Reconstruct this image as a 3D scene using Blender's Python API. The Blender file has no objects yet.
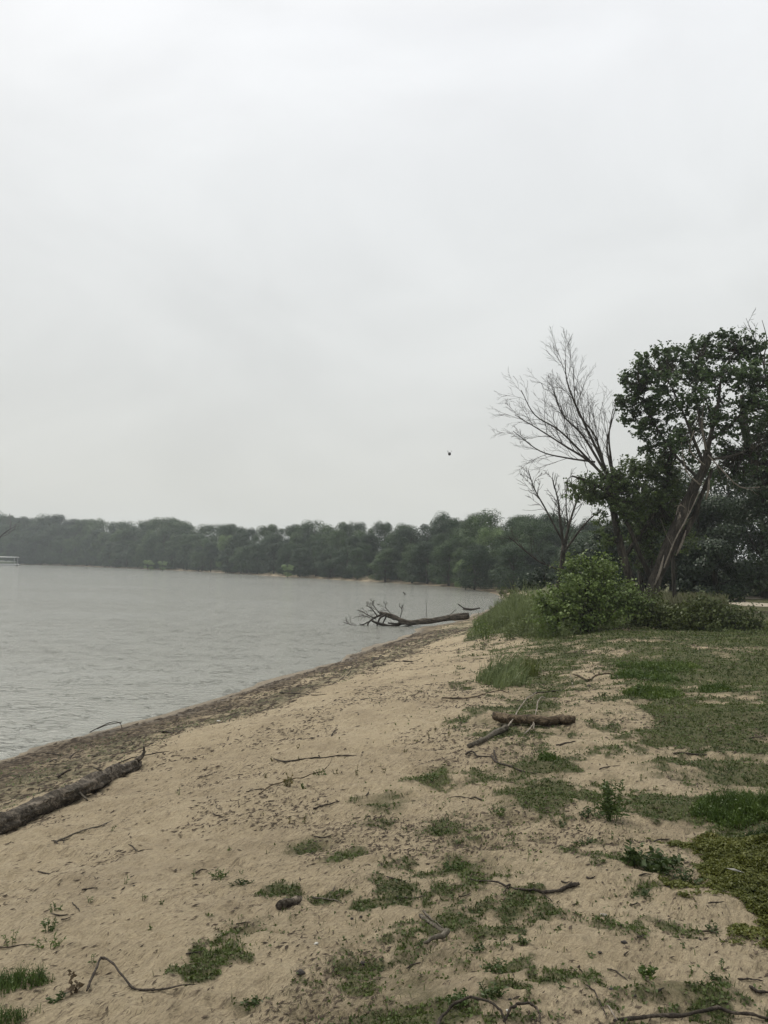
import bpy, math, random
import numpy as np
from mathutils import Matrix, Vector

# ------------------------------------------------------------------ scene, camera, world, sun
S = bpy.context.scene
COL = S.collection
F = 790.0; CX, CY = 384.0, 512.0
PITCH, ROLL = math.radians(3.75), math.radians(1.15)
CAM = np.array([0.0, 0.0, 3.0])
cam = bpy.data.cameras.new('camera'); camo = bpy.data.objects.new('camera', cam); COL.objects.link(camo)
RM = Matrix.Rotation(math.pi/2 + PITCH, 3, 'X') @ Matrix.Rotation(ROLL, 3, 'Z')
camo.matrix_world = Matrix.Translation(Vector(CAM)) @ RM.to_4x4()
cam.sensor_width = 36; cam.lens = F/1024*36; cam.clip_start = .05; cam.clip_end = 5000
S.camera = camo

S.view_settings.view_transform = 'Standard'; S.view_settings.look = 'None'
S.view_settings.exposure = 0.16; S.view_settings.gamma = 1
S.view_settings.use_curve_mapping = False
S.cycles.max_bounces = 8; S.cycles.volume_bounces = 1; S.cycles.transparent_max_bounces = 8
S.cycles.volume_step_rate = 1.0
try: S.cycles.use_denoising = True
except Exception: pass

SUN_EL, SUN_AZ = math.radians(52), math.radians(-50)     # azimuth from +Y, negative = left
w = bpy.data.worlds.new('World'); S.world = w; w.use_nodes = True
nt = w.node_tree; nt.nodes.clear()
def N(nt, t, **k):
    n = nt.nodes.new(t)
    for a, b in k.items():
        if a in ('operation', 'blend_type', 'data_type', 'noise_dimensions', 'sky_type', 'interpolation_type', 'feature', 'clamp', 'attribute_name', 'normalize', 'distance', 'wave_type', 'bands_direction'):
            setattr(n, a, b)
    return n
out = N(nt, 'ShaderNodeOutputWorld'); bg = N(nt, 'ShaderNodeBackground')
sky = N(nt, 'ShaderNodeTexSky', sky_type='NISHITA'); sky.sun_disc = False
sky.sun_elevation = SUN_EL; sky.sun_rotation = SUN_AZ; sky.dust_density = 4; sky.air_density = 1.2
tc = N(nt, 'ShaderNodeTexCoord'); sp = N(nt, 'ShaderNodeSeparateXYZ')
nt.links.new(tc.outputs['Generated'], sp.inputs[0])
rmp = N(nt, 'ShaderNodeValToRGB')
r = rmp.color_ramp
r.elements[0].position = 0.0; r.elements[0].color = (.560, .560, .530, 1)
r.elements[1].position = 1.0; r.elements[1].color = (1.45, 1.41, 1.32, 1)
for p_, c_ in ((.10, (.590, .592, .564, 1)), (.25, (.655, .665, .652, 1)), (.42, (.730, .745, .745, 1)), (.58, (.80, .812, .825, 1))):
    e = r.elements.new(p_); e.color = c_
nt.links.new(sp.outputs['Z'], rmp.inputs[0])
mp = N(nt, 'ShaderNodeMapping'); mp.inputs['Scale'].default_value = (1.1, 1.1, 2.2); mp.inputs['Rotation'].default_value = (.2, .3, .5)
nt.links.new(tc.outputs['Generated'], mp.inputs[0])
nz = N(nt, 'ShaderNodeTexNoise'); nz.inputs['Scale'].default_value = 2.3; nz.inputs['Detail'].default_value = 5; nz.inputs['Roughness'].default_value = .5; nz.inputs['Distortion'].default_value = .5
nt.links.new(mp.outputs[0], nz.inputs[0])
mr = N(nt, 'ShaderNodeMapRange'); mr.inputs[1].default_value = .38; mr.inputs[2].default_value = .68; mr.inputs[3].default_value = 9.75; mr.inputs[4].default_value = 11.0
nt.links.new(nz.outputs[0], mr.inputs[0])
vm = N(nt, 'ShaderNodeVectorMath', operation='SCALE'); nt.links.new(rmp.outputs[0], vm.inputs[0]); nt.links.new(mr.outputs[0], vm.inputs['Scale'])
mx = N(nt, 'ShaderNodeMix', data_type='RGBA'); mx.inputs[0].default_value = .06
nt.links.new(vm.outputs[0], mx.inputs[6]); nt.links.new(sky.outputs[0], mx.inputs[7])
nt.links.new(mx.outputs[2], bg.inputs[0]); bg.inputs[1].default_value = .1
nt.links.new(bg.outputs[0], out.inputs[0])

sl = bpy.data.lights.new('sun', 'SUN'); sl.energy = 2.0; sl.angle = math.radians(14); sl.color = (1, .95, .86)
so = bpy.data.objects.new('sun', sl); COL.objects.link(so)
sd = Vector((math.sin(SUN_AZ)*math.cos(SUN_EL), math.cos(SUN_AZ)*math.cos(SUN_EL), math.sin(SUN_EL)))
so.rotation_euler = sd.to_track_quat('Z', 'Y').to_euler(); so.location = (-30, 20, 60)

# ------------------------------------------------------------------ maths helpers
RMn = np.array(RM)
def rays(px, py):
    px = np.atleast_1d(np.asarray(px, float)); py = np.atleast_1d(np.asarray(py, float))
    v = np.stack([(px-CX)/F, (CY-py)/F, -np.ones_like(px)], -1)
    return v @ RMn.T
def P(px, py, Y):
    d = rays(px, py)[0]; return CAM + d*(Y/d[1])
def onz(px, py, z=0.0):
    d = rays(px, py)[0]; return CAM + d*((z-CAM[2])/d[2])

def hsh(ix, iy, iz, seed):
    h = (ix.astype(np.int64)*374761393 + iy.astype(np.int64)*668265263 + iz.astype(np.int64)*2147483647 + seed*1274126177) & 0xffffffff
    h = ((h ^ (h >> 13))*1274126177) & 0xffffffff
    return ((h ^ (h >> 16)) & 0xffff)/65535.0
def vnoise(x, y, s=0):
    ix = np.floor(x); iy = np.floor(y); fx = x-ix; fy = y-iy
    fx = fx*fx*fx*(fx*(fx*6-15)+10); fy = fy*fy*fy*(fy*(fy*6-15)+10); z = np.zeros_like(ix)
    a = hsh(ix, iy, z, s); b = hsh(ix+1, iy, z, s); c = hsh(ix, iy+1, z, s); d = hsh(ix+1, iy+1, z, s)
    return (a*(1-fx)+b*fx)*(1-fy)+(c*(1-fx)+d*fx)*fy
def fbm(x, y, s=0, o=4, r=.5):
    t = 0; a = 1; n = 0
    for i in range(o):
        t = t + a*vnoise(x*2**i+i*17.3, y*2**i+i*9.1, s+i); n += a; a *= r
    return t/n
def smooth(a, b, x):
    t = np.clip((x-a)/(b-a), 0, 1); return t*t*(3-2*t)

# ------------------------------------------------------------------ lake outline (z = 0) and terrain height
near_px = [(0,758),(43,743),(117,727),(167,715),(213,700),(276,680),(337,662),(346,655),(379,646),(408,636),(417,629),(440,624),(462,619),(480,612),(495,607)]
far_px = [(506,602),(497,594),(475,589.5),(444,586.5),(392,583),(340,580),(280,576.5),(200,571.5),(140,568.7),(75,566),(0,564)]
shore = [tuple(onz(a, b)[:2]) for a, b in near_px] + [tuple(onz(a, b)[:2]) for a, b in far_px]
s0 = shore[0]; sN = shore[-1]
LAKE = np.array([(s0[0]-30, -160), (s0[0]-12, -40), (s0[0]-3.4, 0)] + shore + [(sN[0]-90, sN[1]+15), (sN[0]-330, sN[1]-30), (sN[0]-420, 60), (sN[0]-300, -160)])
def inside(poly, x, y):
    c = np.zeros(x.shape, bool); n = len(poly)
    for i in range(n):
        x1, y1 = poly[i]; x2, y2 = poly[(i+1) % n]
        if y1 == y2: continue
        m = ((y1 > y) != (y2 > y)) & (x < (x2-x1)*(y-y1)/(y2-y1)+x1)
        c ^= m
    return c
def pdist(poly, x, y):
    d = np.full(x.shape, 1e18); n = len(poly)
    for i in range(n):
        x1, y1 = poly[i]; x2, y2 = poly[(i+1) % n]; dx, dy = x2-x1, y2-y1; L = dx*dx+dy*dy+1e-12
        t = np.clip(((x-x1)*dx+(y-y1)*dy)/L, 0, 1)
        d = np.minimum(d, (x-x1-t*dx)**2+(y-y1-t*dy)**2)
    return np.sqrt(d)
def sdf(poly, x, y):     # positive outside
    return np.where(inside(poly, x, y), -1, 1)*pdist(poly, x, y)
def land(x, y): 
    return sdf(LAKE, x, y)
PD = [-60, -8, -2, 0, 1.0, 2.2, 4, 6, 8.5, 12, 20, 60, 400, 2000]
PH = [-3, -.9, -.16, 0, .12, .30, .68, 1.02, 1.30, 1.42, 1.48, 1.6, 2.6, 4]
def height(x, y, d=None, fine=True):
    x = np.asarray(x, float); y = np.asarray(y, float)
    if d is None: d = land(x, y)
    R = np.hypot(x, y)
    dd = d + (fbm(x*.45, y*.45, 5, 3)-.5)*.55*np.clip(R/14, .3, 2.0)
    h = np.interp(dd, PD, PH)
    k = smooth(.3, 3, d)
    h = h + (fbm(x*.33, y*.33, 11, 3)-.5)*.16*k
    if fine: h = h - smooth(.56, .70, fbm(x*2.9, y*2.9, 47, 3, .5))*.022*k*smooth(25, 12, R)
    if fine:
        n = smooth(40, 15, R)*smooth(-.4, 1.5, d)
        u = x*.96 - y*.28; v = x*.28 + y*.96
        h = h + n*((fbm(u*2.2, v*3.6, 21, 3)-.5)*.085 + (np.abs(fbm(u*7, v*13, 31, 3)-.5)*-2+.35)*.032 + (fbm(x*30, y*30, 41, 2)-.5)*.012)
    st_ = smooth(.1, .6, d)*smooth(3.0, 2.2, d)*smooth(45, 25, R)
    if fine: h = h + st_*(fbm(x*2.6, y*2.6, 45, 4, .6)-.45)*.09
    return h
TT = np.geomspace(1.2, 700, 900)
def G(px, py):
    """point of the ground seen at a pixel of the photograph"""
    d = rays(px, py)[0]; p = CAM[None] + d[None]*TT[:, None]
    e = p[:, 2]-height(p[:, 0], p[:, 1])
    i = int(np.argmax(e < 0)) if (e < 0).any() else len(TT)-1
    i = max(i, 1); t = TT[i-1] + (TT[i]-TT[i-1])*e[i-1]/(e[i-1]-e[i]+1e-9)
    return CAM + d*t
def Hp(x, y): return float(height(np.array([x]), np.array([y]))[0])

# ------------------------------------------------------------------ mesh helpers
def mesh_np(name, V, quads=None, tris=None, mat=None, smooth_=False, base=(0, 0, 0)):
    V = np.asarray(V, np.float32)-np.asarray(base, np.float32)
    me = bpy.data.meshes.new(name)
    q = np.zeros((0, 4), np.int32) if quads is None or len(quads) == 0 else np.asarray(quads, np.int32)
    t = np.zeros((0, 3), np.int32) if tris is None or len(tris) == 0 else np.asarray(tris, np.int32)
    nq, ntr = len(q), len(t)
    me.vertices.add(len(V)); me.vertices.foreach_set('co', V.ravel())
    me.loops.add(nq*4+ntr*3); me.loops.foreach_set('vertex_index', np.concatenate([q.ravel(), t.ravel()]))
    me.polygons.add(nq+ntr)
    me.polygons.foreach_set('loop_start', np.concatenate([np.arange(nq)*4, nq*4+np.arange(ntr)*3]).astype(np.int32))
    me.update(calc_edges=True); me.validate()
    if smooth_: me.polygons.foreach_set('use_smooth', np.ones(len(me.polygons), bool))
    if mat: me.materials.append(mat)
    return me
def link(name, me, parent=None, loc=(0, 0, 0)):
    o = bpy.data.objects.new(name, me); COL.objects.link(o); o.location = loc
    if parent: o.parent = parent
    return o
def tag(o, label=None, cat=None, group=None, kind=None):
    for k, v in (('label', label), ('category', cat), ('group', group), ('kind', kind)):
        if v: o[k] = v
    return o
class MB:
    def __init__(s): s.V = []; s.Q = []; s.T = []; s.n = 0
    def add(s, V, Q=None, T=None):
        V = np.asarray(V, float).reshape(-1, 3)
        s.V.append(V)
        if Q is not None and len(Q): s.Q.append(np.asarray(Q, int)+s.n)
        if T is not None and len(T): s.T.append(np.asarray(T, int)+s.n)
        s.n += len(V)
    def tube(s, pts, rad, sides=6, cap=True, rough=0, seed=0, groove=0):
        pts = np.asarray(pts, float); n = len(pts); rad = np.broadcast_to(np.asarray(rad, float), (n,))
        t = np.gradient(pts, axis=0); t /= np.linalg.norm(t, axis=1)[:, None]+1e-9
        ref = np.array([0, 0, 1.]) if abs(t[0][2]) < .9 else np.array([1., 0, 0])
        u = np.zeros_like(t)
        a = np.cross(t[0], ref); a /= np.linalg.norm(a); u[0] = a
        for i in range(1, n):
            a = u[i-1]-t[i]*np.dot(u[i-1], t[i]); u[i] = a/(np.linalg.norm(a)+1e-9)
        v = np.cross(t, u)
        an = np.linspace(0, 2*np.pi, sides, endpoint=False)
        rr = rad[:, None]*np.ones(sides)[None]
        if rough or groove:
            ii = np.arange(n)[:, None]*np.ones(sides)[None]; jj = np.arange(sides)[None]*np.ones(n)[:, None]
            rr = rr*(1+rough*(fbm(ii*.35, np.cos(an)[None]*2+5+ii*0, seed, 3)+fbm(ii*.35, np.sin(an)[None]*2+9+ii*0, seed+9, 3)-1))
            if groove:
                rr = rr*(1+groove*(vnoise(ii*.16+jj*0, jj*.9, seed+4)-.5)+groove*.7*(vnoise(ii*.5, jj*1.7, seed+6)-.5))
        V = pts[:, None]+rr[..., None]*(np.cos(an)[None, :, None]*u[:, None]+np.sin(an)[None, :, None]*v[:, None])
        i, j = np.meshgrid(np.arange(n-1), np.arange(sides), indexing='ij'); j2 = (j+1) % sides
        Q = np.stack([i*sides+j, i*sides+j2, (i+1)*sides+j2, (i+1)*sides+j], -1).reshape(-1, 4)
        V = V.reshape(-1, 3); T = []
        if cap:
            V = np.vstack([V, pts[0]-t[0]*rad[0]*.12, pts[-1]+t[-1]*rad[-1]*.2])
            for k in range(sides):
                T.append((n*sides, (k+1) % sides, k)); T.append((n*sides+1, (n-1)*sides+k, (n-1)*sides+(k+1) % sides))
        s.add(V, Q, T)
    def build(s, name, mat, parent=None, base=(0, 0, 0), smooth_=True):
        V = np.vstack(s.V); Q = np.vstack(s.Q) if s.Q else None; T = np.vstack(s.T) if s.T else None
        me = mesh_np(name, V, Q, T, mat, smooth_, base)
        return link(name, me, parent, (0, 0, 0) if parent else base)
def spline(pts, n):
    """Catmull-Rom through points, n samples"""
    p = np.asarray(pts, float); p = np.vstack([2*p[0]-p[1], p, 2*p[-1]-p[-2]])
    m = len(p)-3; u = np.linspace(0, m, n); k = np.clip(u.astype(int), 0, m-1); f = (u-k)[:, None]
    a, b, c, d = p[k], p[k+1], p[k+2], p[k+3]
    return .5*((2*b)+(-a+c)*f+(2*a-5*b+4*c-d)*f**2+(-a+3*b-3*c+d)*f**3)
def runit(rg, n):
    v = rg.normal(size=(n, 3)); return v/np.linalg.norm(v, axis=1)[:, None]
def leaves(C, size, rg, up=.35, aspect=.62, fold=.18, outward=None):
    """one folded kite per centre"""
    n = len(C); size = np.broadcast_to(size, (n,))
    nr = runit(rg, n); nr[:, 2] += up
    if outward is not None: nr += outward
    nr /= np.linalg.norm(nr, axis=1)[:, None]
    a = np.cross(nr, runit(rg, n)); a /= np.linalg.norm(a, axis=1)[:, None]+1e-9
    b = np.cross(nr, a); s = size[:, None]
    V = np.stack([C-a*s*.5, C+b*s*aspect*.5+nr*s*fold-a*s*.08, C+a*s*.5, C-b*s*aspect*.5+nr*s*fold-a*s*.08], 1).reshape(-1, 3)
    return V, np.arange(n*4).reshape(-1, 4)
def blades(Pb, h, wd, lean, rg, seg2=False):
    """grass blades: base points, heights, widths; lean = horizontal tip offset as a fraction of height"""
    n = len(Pb); a = rg.uniform(0, 2*np.pi, n); h = np.broadcast_to(h, (n,)); wd = np.broadcast_to(wd, (n,))
    side = np.stack([np.cos(a), np.sin(a), a*0], -1)*wd[:, None]*.5
    la = rg.uniform(0, 2*np.pi, n); L = np.stack([np.cos(la), np.sin(la), la*0], -1)*(rg.uniform(.2, 1, n)*lean*h)[:, None]
    up = np.stack([a*0, a*0, h], -1)
    m = Pb+L*.3+up*.6; tip = Pb+L+up
    V = np.stack([Pb-side, Pb+side, m+side*.8, m-side*.8, tip], 1).reshape(-1, 3)
    b = np.arange(n)[:, None]*5
    return V, b+np.array([[0, 1, 2, 3]]), b+np.array([[3, 2, 4]])

# ------------------------------------------------------------------ materials
def newmat(name):
    m = bpy.data.materials.new(name); m.use_nodes = True
    nt = m.node_tree; b = nt.nodes['Principled BSDF']; return m, nt, b
def noise(nt, scale, detail=3, rough=.5, vec=None, dist=0):
    n = N(nt, 'ShaderNodeTexNoise'); n.inputs['Scale'].default_value = scale; n.inputs['Detail'].default_value = detail
    n.inputs['Roughness'].default_value = rough; n.inputs['Distortion'].default_value = dist
    if vec is not None: nt.links.new(vec, n.inputs[0])
    return n.outputs[0]
def ramp(nt, fac, stops):
    n = N(nt, 'ShaderNodeValToRGB'); r = n.color_ramp
    while len(r.elements) > 1: r.elements.remove(r.elements[-1])
    r.elements[0].position = stops[0][0]; r.elements[0].color = (*stops[0][1], 1)
    for p, c in stops[1:]:
        e = r.elements.new(p); e.color = (*c, 1)
    nt.links.new(fac, n.inputs[0]); return n.outputs[0]
def mixc(nt, f, a, b, bt='MIX'):
    n = N(nt, 'ShaderNodeMix', data_type='RGBA', blend_type=bt)
    for s, v in ((0, f), (6, a), (7, b)):
        if hasattr(v, 'is_output'): nt.links.new(v, n.inputs[s])
        elif s == 0: n.inputs[0].default_value = v
        else: n.inputs[s].default_value = (*v, 1)
    return n.outputs[2]
def math_(nt, op, a, b=0.0, c=None):
    n = N(nt, 'ShaderNodeMath', operation=op)
    for i, v in enumerate((a, b) if c is None else (a, b, c)):
        if hasattr(v, 'is_output'): nt.links.new(v, n.inputs[i])
        else: n.inputs[i].default_value = v
    return n.outputs[0]
def mrange(nt, v, a, b, c=0., d=1.):
    n = N(nt, 'ShaderNodeMapRange'); nt.links.new(v, n.inputs[0])
    for i, q in enumerate((a, b, c, d)): n.inputs[i+1].default_value = q
    return n.outputs[0]
def bump(nt, h, dist, strength=1, nrm=None):
    n = N(nt, 'ShaderNodeBump'); nt.links.new(h, n.inputs['Height']); n.inputs['Distance'].default_value = dist; n.inputs['Strength'].default_value = strength
    if nrm is not None: nt.links.new(nrm, n.inputs['Normal'])
    return n.outputs[0]
def leafmat(name, c1, c2, c3=None, scale=1.2, rough=.55, trans=.25, rand=.25, fine=9):
    m, nt, b = newmat(name)
    g = N(nt, 'ShaderNodeTexCoord'); v = g.outputs['Object']
    n1 = noise(nt, scale, 2, .5, v); n2 = noise(nt, scale*fine, 1, .5, v)
    f = math_(nt, 'ADD', math_(nt, 'MULTIPLY', n1, .55), math_(nt, 'MULTIPLY', n2, .45))
    col = ramp(nt, f, [(.36, c1), (.62, c2)] + ([(.72, c3)] if c3 else []))
    oi = N(nt, 'ShaderNodeObjectInfo')
    hs = N(nt, 'ShaderNodeHueSaturation'); nt.links.new(col, hs.inputs['Color'])
    nt.links.new(mrange(nt, oi.outputs['Random'], 0, 1, 1-rand, 1+rand), hs.inputs['Value'])
    nt.links.new(mrange(nt, oi.outputs['Random'], 0, 1, .5+rand*.05, .5-rand*.05), hs.inputs['Hue'])
    nt.links.new(hs.outputs[0], b.inputs['Base Color']); b.inputs['Roughness'].default_value = rough
    b.inputs['Specular IOR Level'].default_value = .35
    tr = N(nt, 'ShaderNodeBsdfTranslucent'); nt.links.new(hs.outputs[0], tr.inputs[0])
    ms = N(nt, 'ShaderNodeMixShader'); ms.inputs[0].default_value = trans
    nt.links.new(b.outputs[0], ms.inputs[1]); nt.links.new(tr.outputs[0], ms.inputs[2])
    o = nt.nodes['Material Output']; nt.links.new(ms.outputs[0], o.inputs[0])
    return m
def barkmat(name, c1, c2, c3, scale=6, bd=.02, stretch=(1, 1, .25), mottled=None):
    m, nt, b = newmat(name)
    g = N(nt, 'ShaderNodeTexCoord'); mp = N(nt, 'ShaderNodeMapping'); mp.inputs['Scale'].default_value = stretch
    nt.links.new(g.outputs['Object'], mp.inputs[0]); v = mp.outputs[0]
    n1 = noise(nt, scale, 6, .65, v, .6); n2 = noise(nt, scale*5, 3, .6, v)
    f = math_(nt, 'ADD', math_(nt, 'MULTIPLY', n1, .6), math_(nt, 'MULTIPLY', n2, .4))
    col = ramp(nt, f, [(.36, c1), (.5, c2), (.64, c3)])
    nt.links.new(col, b.inputs['Base Color']); b.inputs['Roughness'].default_value = .9
    b.inputs['Specular IOR Level'].default_value = .2
    nt.links.new(bump(nt, f, bd), b.inputs['Normal'])
    return m

M_bark = barkmat('dark_bark', (.009, .008, .006), (.034, .029, .023), (.095, .083, .066), 5, .03)
M_barkdead = barkmat('dead_bark', (.018, .016, .013), (.048, .042, .034), (.11, .10, .085), 5, .02)
M_twig = barkmat('bare_twig', (.022, .019, .017), (.05, .044, .038), (.10, .09, .078), 8, .005)
M_pale = barkmat('bleached_wood', (.08, .068, .055), (.19, .165, .135), (.34, .30, .25), 14, .004)
M_drift = barkmat('weathered_driftwood', (.010, .008, .006), (.052, .044, .034), (.20, .17, .135), 14, .022, (.22, .8, 1))
M_brown = barkmat('brown_driftwood', (.010, .007, .005), (.050, .037, .023), (.19, .145, .095), 16, .012, (.25, 1, 1))
M_stick = barkmat('dark_stick', (.012, .010, .008), (.034, .028, .022), (.09, .075, .06), 25, .003, (1, 1, 1))
M_greystick = barkmat('grey_stick', (.028, .024, .018), (.078, .068, .052), (.17, .155, .125), 25, .003, (1, 1, 1))
M_cotton = leafmat('cottonwood_leaf', (.028, .050, .016), (.085, .135, .044), (.18, .23, .095), 1.1, .42, .40, .1)
M_cotton2 = leafmat('lower_tree_leaf', (.035, .056, .018), (.098, .142, .044), (.185, .23, .09), 1.4, .45, .40, .1)
M_darkleaf = leafmat('dark_understory_leaf', (.014, .028, .012), (.034, .058, .024), (.062, .095, .042), .8, .5, .16, .2)
M_bush = leafmat('bush_leaf', (.060, .095, .020), (.155, .215, .050), (.33, .38, .15), 1.6, .5, .28, .1)
M_shrub = leafmat('low_shrub_leaf', (.042, .056, .012), (.090, .115, .024), (.15, .175, .05), 1.5, .5, .22, .15)
M_tall = leafmat('tall_grass_blade', (.080, .105, .036), (.175, .215, .085), (.30, .33, .17), .7, .5, .3, .1, 12)
M_tan = leafmat('dry_grass_blade', (.10, .11, .05), (.19, .185, .10), (.30, .27, .17), .5, .6, .3, .1, 12)
M_turf = leafmat('turf_leaf', (.034, .052, .010), (.074, .102, .020), (.145, .155, .045), 1.3, .6, .2, .05, 10)
M_clump = leafmat('bright_clump_leaf', (.040, .070, .012), (.085, .130, .022), (.15, .19, .04), 2.5, .5, .25, .1)
M_mat = leafmat('groundcover_leaf', (.060, .072, .012), (.115, .125, .024), (.18, .16, .045), 2.2, .5, .25, .1, 12)
M_weed = leafmat('weed_leaf', (.045, .072, .018), (.095, .140, .036), (.15, .20, .065), 6, .5, .25, .15)
M_darkweed = leafmat('dark_weed_leaf', (.032, .052, .014), (.060, .090, .024), (.10, .135, .042), 6, .5, .2, .15)
M_red = leafmat('reddish_seedling_leaf', (.06, .07, .02), (.13, .10, .035), (.17, .09, .05), 25, .5, .2, .2)
M_dry = leafmat('wilted_leaf', (.07, .05, .03), (.14, .10, .06), (.2, .15, .09), 8, .7, .15, .1)
M_far = leafmat('far_tree_leaf', (.014, .036, .010), (.032, .070, .018), (.068, .118, .032), .25, .6, .15, .48, 6)
M_farpale = leafmat('far_willow_leaf', (.085, .135, .045), (.15, .22, .075), (.21, .28, .11), .4, .6, .15, .1, 6)
M_chip = barkmat('beach_debris', (.018, .014, .010), (.05, .038, .027), (.12, .095, .068), 3, .001, (1, 1, 1))

# ground
def ground_mat():
    m, nt, b = newmat('sand_and_soil')
    g = N(nt, 'ShaderNodeNewGeometry'); v = g.outputs['Position']
    at = N(nt, 'ShaderNodeAttribute'); at.attribute_name = 'veg'; veg = at.outputs['Fac']
    aw = N(nt, 'ShaderNodeAttribute'); aw.attribute_name = 'wet'; wet = aw.outputs['Fac']
    ad = N(nt, 'ShaderNodeAttribute'); ad.attribute_name = 'muck'; muck = ad.outputs['Fac']
    big = noise(nt, .5, 4, .55, v); med = noise(nt, 5, 5, .6, v, .3); fin = noise(nt, 60, 4, .7, v); grain = noise(nt, 420, 2, .6, v)
    sand = ramp(nt, math_(nt, 'ADD', math_(nt, 'MULTIPLY', big, .45), math_(nt, 'MULTIPLY', med, .55)), [(.32, (.38, .312, .200)), (.5, (.485, .400, .262)), (.68, (.56, .47, .32))])
    sand = mixc(nt, mrange(nt, noise(nt, 1.1, 5, .65, v, .6), .50, .66, 0, .38), sand, (.235, .185, .12))
    sand = mixc(nt, mrange(nt, fin, .35, .62, .35, 0), sand, (.19, .15, .105))
    sand = mixc(nt, mrange(nt, grain, .3, .7, .28, 0), sand, (.12, .095, .07))
    mp0 = N(nt, 'ShaderNodeMapping'); mp0.inputs['Rotation'].default_value = (0, 0, -.95); nt.links.new(v, mp0.inputs[0])
    mp = N(nt, 'ShaderNodeMapping'); mp.inputs['Scale'].default_value = (1, 3.0, 1)
    nt.links.new(mp0.outputs[0], mp.inputs[0])
    st = noise(nt, 8, 6, .75, mp.outputs[0], .8); st2 = noise(nt, 24, 4, .7, mp.outputs[0], .6)
    patch = mrange(nt, noise(nt, .8, 4, .6, v), .40, .62, .25, 1)
    sand = mixc(nt, math_(nt, 'MULTIPLY', mrange(nt, st, .53, .64, 0, .85), patch), sand, (.13, .10, .066))
    sand = mixc(nt, math_(nt, 'MULTIPLY', mrange(nt, st2, .55, .63, 0, .85), patch), sand, (.085, .065, .045))
    soil = ramp(nt, med, [(.35, (.075, .062, .042)), (.65, (.15, .125, .085))])
    green = ramp(nt, fin, [(.38, (.040, .050, .018)), (.52, (.080, .092, .032)), (.64, (.15, .14, .07))])
    asl = N(nt, 'ShaderNodeAttribute'); asl.attribute_name = 'soil'
    sf = math_(nt, 'ADD', asl.outputs['Fac'], math_(nt, 'MULTIPLY', math_(nt, 'SUBTRACT', noise(nt, 3.2, 6, .75, v, .4), .5), 2.2))
    sand = mixc(nt, mrange(nt, sf, .30, 1.0, 0, .72), sand, (.135, .112, .062))
    vf = math_(nt, 'ADD', veg, math_(nt, 'MULTIPLY', math_(nt, 'SUBTRACT', med, .5), .8))
    vf = math_(nt, 'ADD', vf, math_(nt, 'MULTIPLY', math_(nt, 'SUBTRACT', fin, .5), .8))
    col = mixc(nt, mrange(nt, vf, .15, .55, 0, .45), sand, soil)
    col = mixc(nt, mrange(nt, sf, .42, 1.0, 0, .50), col, green)
    col = mixc(nt, mrange(nt, vf, .40, .95, 0, .85), col, green)
    # debris and algae strip along the water
    mf = math_(nt, 'ADD', muck, math_(nt, 'MULTIPLY', math_(nt, 'SUBTRACT', noise(nt, 7, 5, .7, v, .5), .5), 1.5))
    mcol = ramp(nt, noise(nt, 14, 5, .7, v), [(.38, (.034, .026, .016)), (.5, (.095, .074, .046)), (.62, (.23, .18, .12))])
    col = mixc(nt, mrange(nt, mf, .25, .85, 0, .9), col, mcol)
    ag = N(nt, 'ShaderNodeAttribute'); ag.attribute_name = 'algae'
    af = math_(nt, 'ADD', ag.outputs['Fac'], math_(nt, 'MULTIPLY', math_(nt, 'SUBTRACT', noise(nt, 4, 5, .7, v, .5), .5), 1.6))
    col = mixc(nt, mrange(nt, af, .35, .8, 0, .8), col, (.055, .062, .028))
    # wet sand is darker
    col = mixc(nt, wet, col, (.42, .40, .38), 'MULTIPLY')
    nt.links.new(col, b.inputs['Base Color'])
    nt.links.new(mrange(nt, wet, 0, 1, .95, .35), b.inputs['Roughness'])
    b.inputs['Specular IOR Level'].default_value = .3
    h = math_(nt, 'ADD', math_(nt, 'MULTIPLY', fin, .6), math_(nt, 'MULTIPLY', grain, .25))
    h = math_(nt, 'ADD', h, math_(nt, 'MULTIPLY', st, 2.2))
    h = math_(nt, 'ADD', h, math_(nt, 'MULTIPLY', st2, .8))
    nt.links.new(bump(nt, h, .026, 1), b.inputs['Normal'])
    return m
M_ground = ground_mat()

def water_mat():
    m, nt, b = newmat('lake_water')
    g = N(nt, 'ShaderNodeNewGeometry'); v = g.outputs['Position']
    mp = N(nt, 'ShaderNodeMapping'); mp.inputs['Rotation'].default_value = (0, 0, .25); mp.inputs['Scale'].default_value = (.85, 1.3, 1); nt.links.new(v, mp.inputs[0])
    a = noise(nt, 1.1, 3, .55, mp.outputs[0], .4); c = noise(nt, 4.2, 4, .6, mp.outputs[0], .8); d = noise(nt, 15, 3, .6, mp.outputs[0], .5)
    h = math_(nt, 'ADD', math_(nt, 'MULTIPLY', a, .28), math_(nt, 'ADD', math_(nt, 'MULTIPLY', c, .65), math_(nt, 'MULTIPLY', d, .26)))
    b.inputs['Base Color'].default_value = (.245, .248, .218, 1)
    b.inputs['Roughness'].default_value = .10; b.inputs['IOR'].default_value = 1.333
    mp2 = N(nt, 'ShaderNodeMapping'); mp2.inputs['Scale'].default_value = (.9, 1.8, 1); nt.links.new(v, mp2.inputs[0])
    fl = mrange(nt, noise(nt, 4.2, 3, .55, mp2.outputs[0], 1.0), .56, .66, 0, 1)
    fl = math_(nt, 'MULTIPLY', fl, mrange(nt, noise(nt, .9, 2, .5, v), .45, .6, .1, 1))
    h = math_(nt, 'ADD', h, math_(nt, 'MULTIPLY', fl, .9))
    h = math_(nt, 'MULTIPLY', h, mrange(nt, noise(nt, .03, 3, .6, mp2.outputs[0]), .38, .62, .55, 1.35))
    nt.links.new(bump(nt, h, .085, 1), b.inputs['Normal'])
    return m
M_water = water_mat()

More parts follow.
